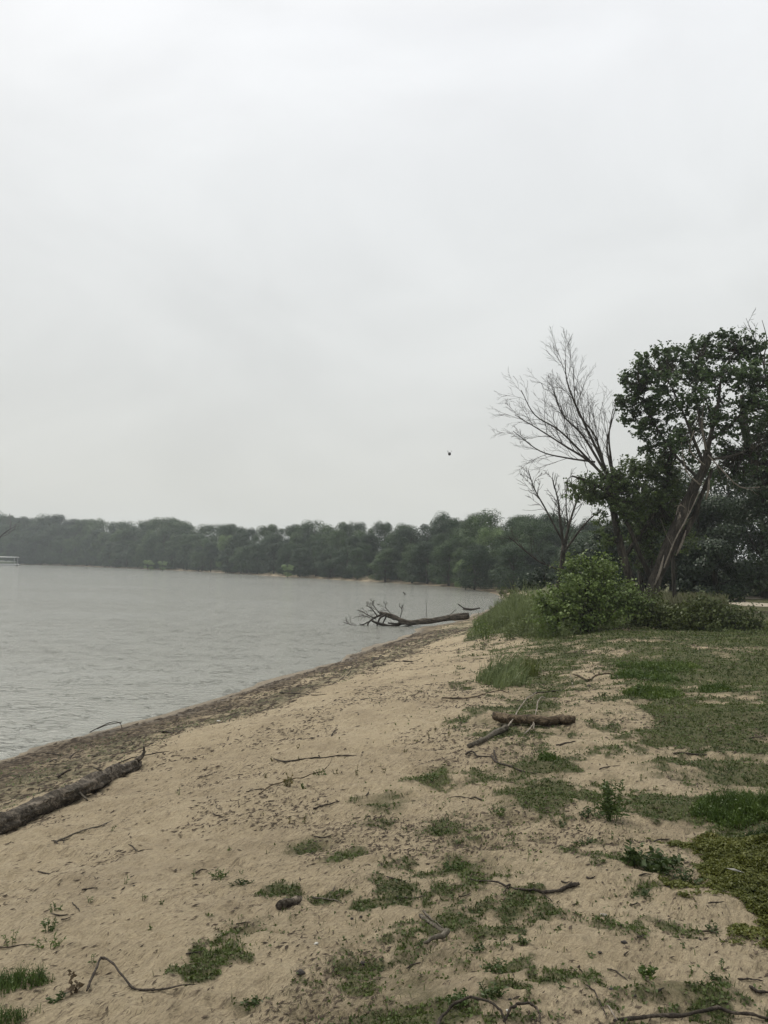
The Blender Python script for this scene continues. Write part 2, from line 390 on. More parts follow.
# ------------------------------------------------------------------ vegetation density on the ground
def wpoly(px): return np.array([G(a, b)[:2] for a, b in px])
LAWN = wpoly([(588,634),(640,629),(768,634),(800,640),(800,800),(735,790),(700,762),(668,745),(640,735),(625,712),(634,690),(600,668),(575,648)])
LAWN2 = wpoly([(530,640),(600,634),(640,655),(640,676),(590,668),(560,682),(515,668)])
MID = wpoly([(512,655),(575,655),(590,690),(560,712),(585,735),(575,760),(560,800),(545,825),(520,850),(515,880),(500,915),(470,950),(480,985),(465,1030),(300,1030),(345,985),(370,950),(400,915),(425,885),(440,850),(470,820),(480,790),(505,760),(500,735),(470,720),(500,700),(490,680)])
MATP = wpoly([(690,846),(768,838),(830,832),(860,960),(768,948),(735,925),(700,905),(668,888),(664,876)])
def ell(px, py, rx, ry, s=1.0):
    c = G(px, py); a = G(px+rx, py); t = G(px, py-ry); u = G(px, py+ry)
    return (c[0], c[1], abs(a[0]-c[0])+.01, max(abs(t[1]-u[1])/2, .03), s)
ELL = [ell(*e) for e in [(232,950,30,12,.62),(190,975,22,9,.55),(278,892,20,8,.7),(262,928,34,14,.62),(305,850,22,8,1),(340,857,18,6,1),(385,805,26,14,1),
    (372,822,16,6,.7),(430,778,20,7,.9),(440,770,16,5,.8),(365,965,30,16,.7),(318,993,20,8,.5),(655,695,0.1,.1,.1),(640,797,45,9,.55),(672,812,42,11,.75),(710,818,30,8,.6),
    (570,770,12,5,.8),(585,797,14,6,.9),(598,842,10,4,.8),(560,825,8,5,.7),(700,992,46,17,.8),(735,985,25,10,.5),(640,895,12,4,.9),(445,830,16,6,.8),(455,865,18,9,1),
    (545,790,30,12,.9),(555,760,25,8,.7),(700,770,60,18,.7),(660,775,22,6,.6),(745,800,40,16,.9),(610,775,16,5,.5),(640,745,30,7,.5),(600,748,16,5,.5),(585,722,20,6,.5),
    (248,1005,16,8,.8),(10,1000,26,14,.5),(360,908,16,5,.5),(520,965,12,5,.6),(498,985,20,9,.8),(525,942,14,4,.6),(470,735,20,6,.5),(462,718,22,6,.5),(440,805,12,5,.5),
    (575,650,40,6,.7),(540,700,35,7,.6),(600,700,30,6,.4),(625,915,12,4,.4),(690,935,26,9,.45),(740,905,30,9,.4),(215,915,14,4,.4),(235,885,14,4,.6),(410,870,20,9,.5),(330,900,20,5,.5),
    (735,760,50,14,.8),(660,735,30,8,.6),(690,720,60,10,.6)]]
BALD = [ell(*e) for e in [(720,648,40,4,.5),(610,652,40,5,.6),(735,700,45,6,.5),(700,760,20,3,.5),(590,665,18,6,.7),(690,690,50,5,.4),(745,770,16,4,.5),(640,640,30,3,.4),(612,716,40,8,.8),(560,742,14,6,.5)]]
TGW = wpoly([(464,642),(490,636),(540,642),(600,632),(650,628),(735,636),(800,636),(820,600),(700,604),(600,600),(540,594),(505,606),(480,618)])
def veg(x, y, d=None, raw=False):
    if d is None: d = land(x, y)
    v = np.zeros_like(x)
    n1 = fbm(x*2.4, y*2.4, 61, 6, .74)
    for P_, s, e in ((LAWN, .88, .8), (LAWN2, .72, .6), (MID, .72, 1.0)):
        v = np.maximum(v, s*smooth(e, -e, sdf(P_, x, y)))
    for a, b, rx, ry, s in ELL:
        q = np.sqrt(((x-a)/rx)**2+((y-b)/ry)**2)
        v = np.maximum(v, s*.86*smooth(2.1, .1, q))
    for a, b, rx, ry, s in BALD:
        q = np.sqrt(((x-a)/rx)**2+((y-b)/ry)**2)
        v = v*(1-s*smooth(1.3, .4, q))
    right = smooth(-1.5, 2.5, x-.05*y)*smooth(1, 5, d)
    v = np.maximum(v, .33*right)
    far = smooth(27, 31, y)*smooth(2.0, 3.2, d)
    if TGW is not None: far = np.maximum(far, smooth(.3, -.4, sdf(TGW, x, y)))
    v = np.maximum(v, far*.95)
    v = np.maximum(v, smooth(9, 14, x-.1*y)*.9)
    back = smooth(-2, -8, y)*.6
    v = np.maximum(v, back)
    if raw: return v
    v = v + (n1-.5)*2.5*np.clip(v*4, 0, 1)
    return smooth(.30, .74, v)

# ------------------------------------------------------------------ ground sheet (rings round the beach, out to the horizon)
rad = np.concatenate([[0.0], np.geomspace(.35, 2.2, 30), np.geomspace(2.2, 45, 560)[1:], np.geomspace(45, 1400, 110)[1:]])
ang = np.concatenate([np.linspace(-34, 36, 560), np.linspace(36, 326, 150)[1:-1]])*np.pi/180
RR, AA = np.meshgrid(rad, ang, indexing='ij')
GXX = (RR*np.sin(AA)).ravel(); GYY = (RR*np.cos(AA)).ravel()
gd = land(GXX, GYY); gh = height(GXX, GYY, gd); gv = veg(GXX, GYY, gd); gs = veg(GXX, GYY, gd, True)
clumpy = smooth(.3, .8, gv)*smooth(30, 12, np.hypot(GXX, GYY))
gh = gh + clumpy*(fbm(GXX*11, GYY*11, 81, 2)-.3)*.02
n, k = RR.shape
I, J = np.meshgrid(np.arange(n-1), np.arange(k), indexing='ij'); J2 = (J+1) % k
Q = np.stack([I*k+J, (I+1)*k+J, (I+1)*k+J2, I*k+J2], -1)[1:].reshape(-1, 4)[:, ::-1]
T = np.stack([np.zeros(k, int), k+np.arange(k), k+(np.arange(k)+1) % k], -1)[:, ::-1]
V = np.stack([GXX, GYY, gh], -1); V[:k] = V[0]
me = mesh_np('ground', V, Q, T, M_ground, True)
muck = smooth(-.1, .5, gd)*smooth(2.35, .7, gd+(fbm(GXX*.7, GYY*.7, 91, 4)-.5)*2.6)*(GYY > -40)
algae = smooth(1.0, 1.7, gd)*smooth(3.1, 2.1, gd)*.62*smooth(3, 9, GYY)
wet = smooth(.75, .1, gd+(fbm(GXX*1.1, GYY*1.1, 95, 3)-.5)*.6)*.75
for nm, a in (('veg', gv), ('soil', gs), ('wet', wet), ('muck', muck), ('algae', algae)):
    at = me.attributes.new(nm, 'FLOAT', 'POINT'); at.data.foreach_set('value', np.ascontiguousarray(a[:len(me.vertices)], np.float32))
ground = link('ground', me); tag(ground, kind='structure', label='pale sandy beach grading into weedy turf')
fl = me.polygons[0].normal.z
if fl < 0: me.flip_normals()

# lake surface
lk = mesh_np('lake', [(-1300, -300, 0), (140, -300, 0), (140, 900, 0), (-1300, 900, 0)], [(0, 1, 2, 3)], None, M_water)
tag(link('lake', lk), kind='structure', label='grey rippled lake water')

# gravel path at the right, behind the shrubs
m, pnt, b = newmat('pale_gravel')
g = N(pnt, 'ShaderNodeNewGeometry')
pnt.links.new(ramp(pnt, noise(pnt, 9, 5, .7, g.outputs['Position']), [(.35, (.26, .225, .17)), (.65, (.46, .41, .33))]), b.inputs['Base Color']); b.inputs['Roughness'].default_value = .95
M_gravel = m
pc = spline([(10.5, 8, 0), (11.8, 14, 0), (13.8, 20, 0), (16.2, 27, 0), (17.7, 33, 0), (17.2, 38, 0), (19, 44, 0), (30, 52, 0), (50, 58, 0)], 90)
td = np.gradient(pc, axis=0); td /= np.linalg.norm(td, axis=1)[:, None]; sdv = np.stack([td[:, 1], -td[:, 0], td[:, 0]*0], -1)
V = []
for u in np.linspace(-1.05, 1.05, 7):
    q = pc+sdv*(u+.12*np.sin(np.arange(90)*.9+u*3)[:, None]*(abs(u) > 1)); q[:, 2] = height(q[:, 0], q[:, 1])+.05-.03*abs(u); V.append(q)
V = np.array(V).transpose(1, 0, 2).reshape(-1, 3)
Qp = [(i*7+j, i*7+j+1, (i+1)*7+j+1, (i+1)*7+j) for i in range(89) for j in range(6)]
tag(link('gravel_path', mesh_np('gravel_path', V, Qp, None, M_gravel, True)), kind='structure', label='pale gravel path curving behind the shrubs')

# ------------------------------------------------------------------ scatters (stuff)
def scatter(n, rg, r0, r1, a0=-31, a1=33):
    u = rg.uniform(0, 1, n); R = r0*(r1/r0)**u; A = np.radians(rg.uniform(a0, a1, n))
    return R*np.sin(A), R*np.cos(A)
def snap(x, y, dz=0): return np.stack([x, y, height(x, y)+dz], -1)
rg = np.random.default_rng(3)
# turf: low leaves and short blades, denser where the mask is
x, y = scatter(560000, rg, 2.6, 26)
d = land(x, y); v = veg(x, y, d)
kp = (rg.uniform(0, 1, len(x)) < smooth(.10, 1.0, v)**1.2*.85+.15*np.clip(veg(x, y, d, True), 0, .8)*smooth(.42, .6, fbm(x*3.1, y*3.1, 163, 4, .6))) & (d > 2.5) & (sdf(MATP, x, y) > 0)
x, y, v = x[kp], y[kp], v[kp]; R = np.hypot(x, y)
Pb = snap(x, y); sz = (.008+.0014*R)*rg.uniform(.6, 1.5, len(x))
half = rg.uniform(0, 1, len(x)) < .62
mb = MB()
Vl, Ql = leaves(Pb[half]+np.array([0, 0, 1])*(sz[half]*rg.uniform(.1, .7, half.sum()))[:, None], sz[half]*1.1, rg, .9)
mb.add(Vl, Ql)
nb = ~half
Vb, Qb, Tb = blades(Pb[nb], sz[nb]*rg.uniform(.8, 1.9, nb.sum()), sz[nb]*.22, .7, rg); mb.add(Vb, Qb, Tb)
o = mb.build('turf', M_turf, smooth_=False); tag(o, 'short patchy weedy turf spreading over the sand', 'grass', kind='stuff')
# green algae and weed shreds on the debris strip
x, y = scatter(60000, rg, 8, 48, -34, 12); d = land(x, y)
n_ = fbm(x*1.6, y*1.6, 99, 4, .6)
kp = (d > .9) & (d < 3.2) & (n_ > .50) & (rg.uniform(0, 1, len(x)) < smooth(3.3, 2, d))
x, y = x[kp], y[kp]; R = np.hypot(x, y)
Vl, Ql = leaves(snap(x, y, .008), (.02+.0016*R)*rg.uniform(.5, 1.3, len(x)), rg, 1.5, .5, .1)
o = link('washed_up_weed', mesh_np('washed_up_weed', Vl, Ql, None, M_turf)); tag(o, 'dark green weed washed up in a strip along the shore', 'weed', kind='stuff')
# dark chips, twig bits, leaf litter
x, y = scatter(330000, rg, 2.6, 34, -32, 32); d = land(x, y); v = veg(x, y, d)
n_ = fbm(x*.9, y*.9, 101, 4, .6)
kp = (d > .25) & ((rg.uniform(0, 1, len(x)) < smooth(.46, .66, n_)*.45+.025) | ((d < 2.6) & (rg.uniform(0, 1, len(x)) < .55)))
x, y = x[kp], y[kp]; R = np.hypot(x, y); n = len(x)
C = snap(x, y, .004); L = (.0034+.0012*R)*rg.uniform(.35, 1.6, n)**1.8; L = L*np.where((land(x, y) < 2.6) & (rg.uniform(0, 1, n) < .25), 1.8, 1); L = L*1.25; W = L*rg.uniform(.08, .34, n)
a = rg.normal(.85, .6, n); ax = np.stack([np.cos(a), np.sin(a), rg.uniform(-.1, .25, n)], -1); sx = np.stack([-np.sin(a), np.cos(a), rg.uniform(-.3, .3, n)], -1)
z = np.array([0, 0, 1.])
h_ = (W*.45)[:, None]*z
V = np.stack([C-ax*L[:, None], C-sx*W[:, None], C+ax*L[:, None], C+sx*W[:, None], C+h_*1.6], 1).reshape(-1, 3)
bI = np.arange(n)[:, None]*5
T = np.concatenate([bI+np.array([[0, 1, 4]]), bI+np.array([[1, 2, 4]]), bI+np.array([[2, 3, 4]]), bI+np.array([[3, 0, 4]])])
o = link('beach_debris', mesh_np('beach_debris', V, None, T, M_chip)); tag(o, 'scattered dark bark chips and leaf litter on the sand', 'debris', kind='stuff')
# yellow-green mat at the right
bb0, bb1 = MATP.min(0), MATP.max(0)
x = rg.uniform(bb0[0], bb1[0], 230000); y = rg.uniform(bb0[1], bb1[1], 230000)
sd_ = sdf(MATP, x, y)+(fbm(x*4, y*4, 111, 3)-.5)*.9
lumps = fbm(x*7, y*7, 121, 3)
sd_ = sd_+(fbm(x*14, y*14, 113, 3)-.5)*.35
kp = (sd_ < .05) & (rg.uniform(0, 1, len(x)) < (.35+lumps)*smooth(.06, -.30, sd_)); x, y, lumps, sd_ = x[kp], y[kp], lumps[kp], sd_[kp]
hh = .012+.085*(lumps-.2)*smooth(0, -.45, sd_)
C = snap(x, y)+np.stack([x*0, x*0, np.clip(hh, .01, .2)*rg.uniform(.55, 1, len(x))], -1)
Vl, Ql = leaves(C, .019*rg.uniform(.5, 1.3, len(x)), rg, 1.1)
o = link('creeping_ground_cover', mesh_np('creeping_ground_cover', Vl, Ql, None, M_mat)); tag(o, 'dense yellow green creeping mat at the right edge of the sand', 'ground cover', kind='stuff')

# tall grass round the bush and back along the bank
TG = wpoly([(466,640),(490,634),(540,640),(600,630),(650,626),(735,634),(800,634),(820,600),(700,604),(600,600),(540,594),(505,606),(478,618)])
TG = np.vstack([TG])
bb0, bb1 = TG.min(0), TG.max(0)
x = rg.uniform(bb0[0], bb1[0], 150000); y = rg.uniform(bb0[1], min(bb1[1], 46), 150000)
d = land(x, y); s_ = sdf(TG, x, y)
kp = (s_ < 0) & (d > 1.0) & ~((x > y*.425) & (y > 24.5)) & (rg.uniform(0, 1, len(x)) < .12+.9*fbm(x*1.1, y*1.1, 131, 3)**1.3); x, y, s_, d = x[kp], y[kp], s_[kp], d[kp]
left = smooth(7.5, 5.0, x-(y-20)*.03)
hh = (.10+.95*smooth(0, -1.9, s_)*(.10+.90*left))*(.25+1.5*fbm(x*1.9, y*1.9, 143, 4, .65))*(.55+.9*fbm(x*.8, y*.8, 141, 3))*rg.uniform(.5, 1.15, len(x))
Vb, Qb, Tb = blades(snap(x, y), hh, .010+.0006*y, .5, rg)
mb = MB(); mb.add(Vb, Qb, Tb)
sel = np.repeat(np.arange(len(x)), rg.integers(0, 4, len(x))); _n = len(sel)
C = snap(x[sel], y[sel])+np.stack([rg.normal(0, .07, _n), rg.normal(0, .07, _n), hh[sel]*rg.uniform(.3, 1.0, _n)], -1)
Vl, Ql = leaves(C, .075*rg.uniform(.5, 1.3, _n), rg, .4, .36); mb.add(Vl, Ql)
o = mb.build('tall_grass', M_tall, smooth_=False); tag(o, 'tall green grass growing on the bank beside the lake', 'tall grass', kind='stuff')
rgk = np.random.default_rng(61)
BANK = [(478,628),(490,622),(503,626),(512,618),(522,630),(534,622),(545,632),(555,626),(498,612),(515,608),(528,612),(566,632),(486,634),(508,634)]
# dry tan grass behind the low shrubs
x = rg.uniform(6.5, 19, 30000); y = rg.uniform(29, 42, 30000)
pth = np.min(np.hypot(x[:, None]-pc[None, ::3, 0], y[:, None]-pc[None, ::3, 1]), 1)
kp = (pth > 1.6) & (x < y*.435) & (rg.uniform(0, 1, len(x)) < fbm(x*.5, y*.5, 151, 3)*1.3); x, y = x[kp], y[kp]
Vb, Qb, Tb = blades(snap(x, y), rg.uniform(.2, .62, len(x)), .05, .4, rg); mb = MB(); mb.add(Vb, Qb, Tb)
o = mb.build('dry_grass', M_tan, smooth_=False); tag(o, 'tan seeding grass in front of the dark trees by the path', 'dry grass', kind='stuff')

# ------------------------------------------------------------------ branching
def curve_branch(p, dirv, L, rg, n=6, up=.0, wig=.12):
    pts = [np.array(p, float)]; d = dirv/np.linalg.norm(dirv); st = L/(n-1)
    for i in range(n-1):
        d = d + rg.normal(0, wig, 3)+np.array([0, 0, up]); d /= np.linalg.norm(d); pts.append(pts[-1]+d*st)
    return np.array(pts)
def sprout(mb, path, r0, rg, level, nb, Lr, spread, up, tips, minr=.006, flat=.55, t0=.15, sides=3, bias=None):
    """side branches along a path, recursive; the depth direction is kept narrower than the width only by chance"""
    n = len(path); tang = np.gradient(path, axis=0); Ltot = np.linalg.norm(np.diff(path, axis=0), axis=1).sum()
    for b in range(nb):
        t = t0+(1-t0)*(b+rg.uniform(0, 1))/nb; k = min(int(t*(n-1)), n-2); f = t*(n-1)-k
        p = path[k]*(1-f)+path[k+1]*f; tg = tang[k]/np.linalg.norm(tang[k])
        o_ = rg.normal(size=3); o_ -= tg*np.dot(o_, tg); o_ /= np.linalg.norm(o_)
        dv = tg+o_*spread*rg.uniform(.6, 1.3)+np.array([0, 0, up*.5])
        if bias is not None: dv = dv+bias
        L = Ltot*Lr*(1-.55*t)*rg.uniform(.6, 1.25)
        c = curve_branch(p, dv, L, rg, 6, up*.30, .15)
        rr = max(r0*(1-.6*t)*.5, minr)
        mb.tube(c, np.linspace(rr, max(rr*.3, minr*.55), 6), sides, cap=False)
        if level > 1: sprout(mb, c, rr, rg, level-1, max(3, int(nb*.62)), .62, spread, up, tips, minr, flat, .15, 3, bias)
        else: tips.append(c[-1])
def limb3(pts):   # [(px, py, depth)]
    return np.array([P(a, b, Y) for a, b, Y in pts])

def foliage(mb_w, LM, blobs, limbs, rg, lsize, per, tipn, cl=.42, up=.35):
    """blobs: (px,py,Y,r_px,depthscale) leafy lobes; twigs reach every clump from the nearest limb"""
    nodes = np.vstack(limbs)
    for (px, py, Y, rp, dens) in blobs:
        c = P(px, py, Y); R = rp*Y/F; nt_ = max(3, int(tipn*dens*(R/1.0)**2))
        dv = runit(rg, nt_); rr = R*rg.uniform(.2, 1.0, nt_)**.5*np.where(rg.uniform(0, 1, nt_) < .18, rg.uniform(1.0, 1.35, nt_), 1)
        tips = c+dv*rr[:, None]*np.array([1, 1.1, .92])
        for t in tips:
            j = np.argmin(np.linalg.norm(nodes-t, axis=1)+rg.uniform(0, .3, len(nodes))); s = nodes[j]
            L = np.linalg.norm(t-s)
            if L > 3.4: s = t-(t-s)/L*min(L, 1.2)
            mid = (s+t)/2+rg.normal(0, .08*L+.02, 3)+np.array([0, 0, -.05*L])
            cpt = spline([s, mid, t], 5)
            mb_w.tube(cpt, np.linspace(.008+.010*min(L, 2), .006, 5), 3, cap=False)
        k = max(1, int(per)); cs = cl*rg.uniform(.55, 1.15, nt_)
        C = np.repeat(tips, k, 0); off = rg.normal(0, 1, (nt_*k, 3)); off /= (np.linalg.norm(off, axis=1)[:, None]+1e-9); off *= (rg.uniform(0, 1, nt_*k)**.45*np.repeat(cs, k))[:, None]*np.array([1, 1, .62])
        dd_ = dv+np.array([0, 0, .55]); dd_ /= np.linalg.norm(dd_, axis=1)[:, None]
        off = off*.8+np.repeat(dd_*cs[:, None], k, 0)*(rg.uniform(-1.1, 1.35, nt_*k))[:, None]
        Vl, Ql = leaves(C+off, lsize*rg.uniform(.65, 1.3, nt_*k), rg, up, .75, .15, off*.8/cl)
        LM.add(Vl, Ql)

def tree_thing(name, base, label, cat, group=None):
    r_ = bpy.data.objects.new(name, None); COL.objects.link(r_); r_.location = base; r_.empty_display_size = .3
    tag(r_, label, cat, group); return r_
def gbase(px, Y):
    p = P(px, 600, Y); return np.array([p[0], Y, Hp(p[0], Y)])

# --- half dead tree: leafy below, bare limbs reaching up to the left
rg = np.random.default_rng(11)
Yt = 31.0
b0 = gbase(634, Yt)
root = tree_thing('half_dead_tree', b0, 'tree with long bare grey limbs reaching up left above a leafy lower crown', 'tree')
tr = MB()
main = np.vstack([[b0-np.array([0, 0, .2])], limb3([(632,590,Yt),(624,560,Yt),(617,530,Yt),(613,505,Yt),(607,485,Yt)])])
mp_ = spline(main, 26); tr.tube(mp_, np.interp(np.linspace(0, 1, 26), [0, .12, 1], [.27, .19, .12]), 12, rough=.25, seed=3, groove=.3)
stem2 = spline(np.vstack([[b0+np.array([.35, .1, -.2])], limb3([(652,585,Yt),(640,555,Yt-.1),(628,525,Yt-.2),(612,497,Yt-.3),(590,482,Yt-.4),(572,476,Yt-.5)])]), 20)
tr.tube(stem2, np.linspace(.13, .03, 20), 8, rough=.2, seed=5)
stem3 = spline(limb3([(622,560,Yt),(650,520,Yt+.3),(668,480,Yt+.6),(672,440,Yt+.8)]), 16); tr.tube(stem3, np.linspace(.09, .025, 16), 7, rough=.2, seed=6)
tr.build('trunk', M_bark, root, b0)
db = MB(); tips = []
LB = [([(607,485,0),(595,450,.2),(580,410,-.1),(563,370,-.4),(560,345,-.5)], .10, 16),
      ([(607,485,0),(585,462,.3),(560,440,.6),(535,415,.8),(510,400,1.0)], .10, 15),
      ([(602,475,0),(578,430,.6),(558,400,.4),(548,375,.1)], .08, 12),
      ([(600,470,0),(590,430,-.5),(572,395,-.9),(568,350,-1.2)], .07, 12),
      ([(611,500,0),(606,460,.2),(604,430,.1),(608,394,0)], .09, 7),
      ([(608,480,0),(602,440,-.2),(606,410,-.4),(611,392,-.5)], .06, 6),
      ([(590,462,.3),(562,452,.2),(535,445,-.2),(508,425,-.5)], .06, 12),
      ([(585,455,.3),(555,425,-.2),(530,400,-.5),(516,375,-.8)], .06, 11)]
for pts, r_, nb in LB:
    pa = spline(limb3([(a+5, b+15*(1 if b < 420 else 0)+6*(420 <= b < 460), Yt+c) for a, b, c in pts]), 16); db.tube(pa, np.linspace(r_*.72, .012, 16), 6, rough=.15, seed=nb)
    sprout(db, pa, r_*.5, rg, 3, max(6, int(nb*.85)), .50, .60, .10, tips, .0050, bias=np.array([-.12, 0, .06]))
db.build('bare_limbs', M_twig, root, b0)
cw = MB(); lf = MB()
foliage(cw, lf, [(585,487,Yt-.5,18,.9),(606,488,Yt,20,1),(628,478,Yt+.2,20,1),(640,500,Yt,22,1),(620,512,Yt-.3,17,.8),(650,470,Yt+.4,18,1),(665,500,Yt+.5,20,.9),(655,530,Yt+.6,18,.6),(598,503,Yt+.6,10,.5),(606,545,Yt-.6,9,.6),(600,530,Yt-.2,7,.4),(652,552,Yt+.9,16,.7),(672,522,Yt+1.0,15,.7),(640,532,Yt+.8,15,.7),(624,540,Yt+.6,10,.5),(676,490,Yt+1,15,.8),(690,540,Yt+1.6,13,.5),(634,568,Yt+.8,10,.5),(596,520,Yt+.8,8,.5),(668,470,Yt+.9,14,.8)],
        [mp_, stem2, stem3], rg, .12, 24, 95, .23)
cr = lf.build('crown', M_cotton2, root, b0, False); cw.build('crown_twigs', M_bark, cr, (0, 0, 0)) if False else None
o = cw.build('crown_twigs', M_bark, None, b0); o.parent = root; o.location = (0, 0, 0)

# --- small bare tree in front of the far woods
rg = np.random.default_rng(12); Y2 = 37.0
b0 = gbase(556, Y2); root = tree_thing('bare_tree', b0, 'small leafless dead tree between the bush and the far woods', 'tree')
tr = MB(); tips = []
t_ = spline(np.vstack([[b0-np.array([0, 0, .2])], limb3([(558,590,Y2),(561,570,Y2),(564,545,Y2)])]), 12); tr.tube(t_, np.linspace(.16, .10, 12), 8, rough=.2)
tr.build('trunk', M_bark, root, b0)
db = MB()
for pts, r_, nb in [([(564,550,0),(560,520,0),(558,500,.2),(552,478,.2)], .08, 11), ([(564,545,0),(572,515,.2),(578,498,.2),(588,470,.4)], .07, 9),
                    ([(560,570,0),(540,562,-.4),(522,548,-.6),(508,536,-.7)], .05, 7), ([(562,555,0),(580,530,-.4),(592,517,-.5),(600,512,-.6)], .06, 6), ([(562,540,0),(545,508,.3),(535,490,.4),(528,470,.5)], .05, 10),
                    ([(564,556,0),(568,530,.4),(566,505,.6),(568,480,.7)], .05, 8)]:
    pa = spline(limb3([(a, b, Y2+c) for a, b, c in pts]), 14); db.tube(pa, np.linspace(r_, .02, 14), 6)
    sprout(db, pa, r_*.8, rg, 2, nb, .42, .8, .12, tips, .012)
db.build('bare_limbs', M_barkdead, root, b0)

# --- big leaning tree with split trunk
rg = np.random.default_rng(13); Y3 = 30.0
b0 = gbase(649, Y3); root = tree_thing('leaning_tree', b0, 'large tree leaning right on a thick split trunk with strips of pale bare wood', 'tree')
tr = MB()
T1 = spline(np.vstack([[b0-np.array([0, 0, .3])], limb3([(652,592,Y3),(662,565,Y3),(676,530,Y3),(690,500,Y3),(702,472,Y3),(707,452,Y3)])]), 34)
tr.tube(T1, np.interp(np.linspace(0, 1, 34), [0, .15, .6, 1], [.36, .25, .21, .14]), 20, rough=.35, seed=8, groove=.7)
T2 = spline(limb3([(660,575,Y3-.2),(672,545,Y3-.3),(684,512,Y3-.3),(690,490,Y3-.3),(694,478,Y3-.3)]), 18); tr.tube(T2, np.interp(np.linspace(0, 1, 18), [0, .5, 1], [.08, .13, .03]), 9, rough=.5, seed=9, groove=.6)
T3 = spline(limb3([(655,590,Y3+.3),(668,560,Y3+.45),(690,525,Y3+.5),(702,495,Y3+.4),(712,470,Y3+.3)]), 18); tr.tube(T3, np.linspace(.12, .08, 18), 9, rough=.4, seed=10, groove=.5)
tr.build('trunk', M_bark, root, b0)
LL = [([(706,455,0),(712,430,0),(718,405,.2),(722,375,.3),(735,350,.4)], .15), ([(704,465,0),(692,435,-.3),(680,405,-.5),(668,380,-.6)], .10), ([(710,440,0),(730,425,-.4),(748,405,-.6),(762,380,-.8)], .10),
      ([(707,450,0),(700,420,.6),(695,390,.9),(700,360,1.0)], .09), ([(700,480,0),(675,455,.3),(655,425,.5),(638,395,.5)], .09), ([(712,430,0),(706,400,-.7),(690,385,-.9)], .05), ([(706,460,0),(735,455,.4),(770,440,.8)], .09)]
lm = MB(); limbs = [T1[20:]]
for pts, r_ in LL:
    pa = spline(limb3([(a, b, Y3+c) for a, b, c in pts]), 14); lm.tube(pa, np.linspace(r_*.7, .02, 14), 7, rough=.2); limbs.append(pa)
lm.build('limbs', M_barkdead, root, b0)
dw = MB(); tips = []
for pts, r_ in [([(706,450,-.3),(702,425,-.5),(704,400,-.6)], .045), ([(704,465,-.3),(690,450,-.6),(694,430,-.7)], .035), ([(708,455,-.3),(722,470,-.6),(740,487,-.8),(760,487,-1)], .03), ([(700,485,-.4),(686,470,-.6),(681,440,-.8)], .03),
                ([(690,512,-.3),(680,505,-.5),(676,515,-.55)], .02), ([(664,568,-.45),(675,540,-.5),(690,512,-.45),(700,490,-.4)], .03)]:
    pa = spline(limb3([(a, b, Y3+c) for a, b, c in pts]), 10); dw.tube(pa, np.linspace(r_, .015, 10), 6, rough=.2)
    sprout(dw, pa, r_*.6, rg, 1, 5, .35, .8, .1, tips, .010)
for k, (a, b_) in enumerate([((655,585),(664,555)), ((676,556),(686,530)), ((682,528),(688,508)), ((706,500),(709,478)), ((678,520),(680,512))]):
    q = spline(limb3([(a[0], a[1], Y3-.34), ((a[0]+b_[0])/2+1, (a[1]+b_[1])/2, Y3-.37), (b_[0], b_[1], Y3-.30)]), 6); dw.tube(q, [.02, .045, .05, .05, .035, .01], 5, rough=.3)
dw.build('bare_wood', M_pale, root, b0)
cw = MB(); lf = MB()
BL = [(640,378,.4,17,1),(632,402,.4,14,.9),(655,368,.3,17,1),(650,395,.3,17,1),(668,385,-.4,15,.9),(676,362,.1,14,1),(690,372,.8,15,.9),(705,352,1,14,1),(700,380,.6,15,.8),(722,350,.6,14,1),(738,348,.4,14,1),(752,352,.2,13,1),
      (728,372,.2,16,.9),(745,375,-.6,16,1),(760,370,-.8,15,1),(768,400,-.9,18,1),(742,400,-.4,16,.8),(720,398,.5,14,.6),(640,425,.5,13,.9),(660,415,.3,16,1),(680,408,-.3,14,.7),(650,442,.4,14,.9),(672,438,.3,16,.9),(690,455,.8,14,.7),
      (725,425,-.3,14,.7),(745,428,.2,14,.9),(768,430,.8,18,1),(735,450,.6,14,.8),(760,462,.6,16,.7),(716,440,.9,12,.6),(664,462,.9,14,.8),(790,380,0,22,1),(790,440,.8,24,.9),(715,478,1.2,12,.6),(640,362,.2,8,.9),(760,345,.1,9,.8),(686,350,.1,7,.7),(710,372,-.6,12,.7),(655,352,.3,5,2),(667,350,0,4,2),(641,358,.2,4,2),(692,345,.4,5,2),(706,339,.8,5,2),(722,336,.5,5,2),(736,335,.4,4,2),(749,338,.2,5,2),(624,380,.4,5,2),(621,402,.4,5,2),(626,420,.4,5,2),(678,348,.1,4,2),(690,403,-.6,14,.8),(706,416,.9,13,.8),(690,426,.9,14,.8),(718,418,-.5,12,.7),(700,396,-.9,11,.7),(722,458,1,14,.8),(676,440,-.5,12,.7),(738,475,1,14,.8)]
foliage(cw, lf, [(a, b, Y3+c*1.6, r_, dn) for a, b, c, r_, dn in BL], limbs, rg, .125, 22, 88, .20)
lf.build('crown', M_cotton, root, b0, False)
cw.build('crown_twigs', M_bark, root, b0)

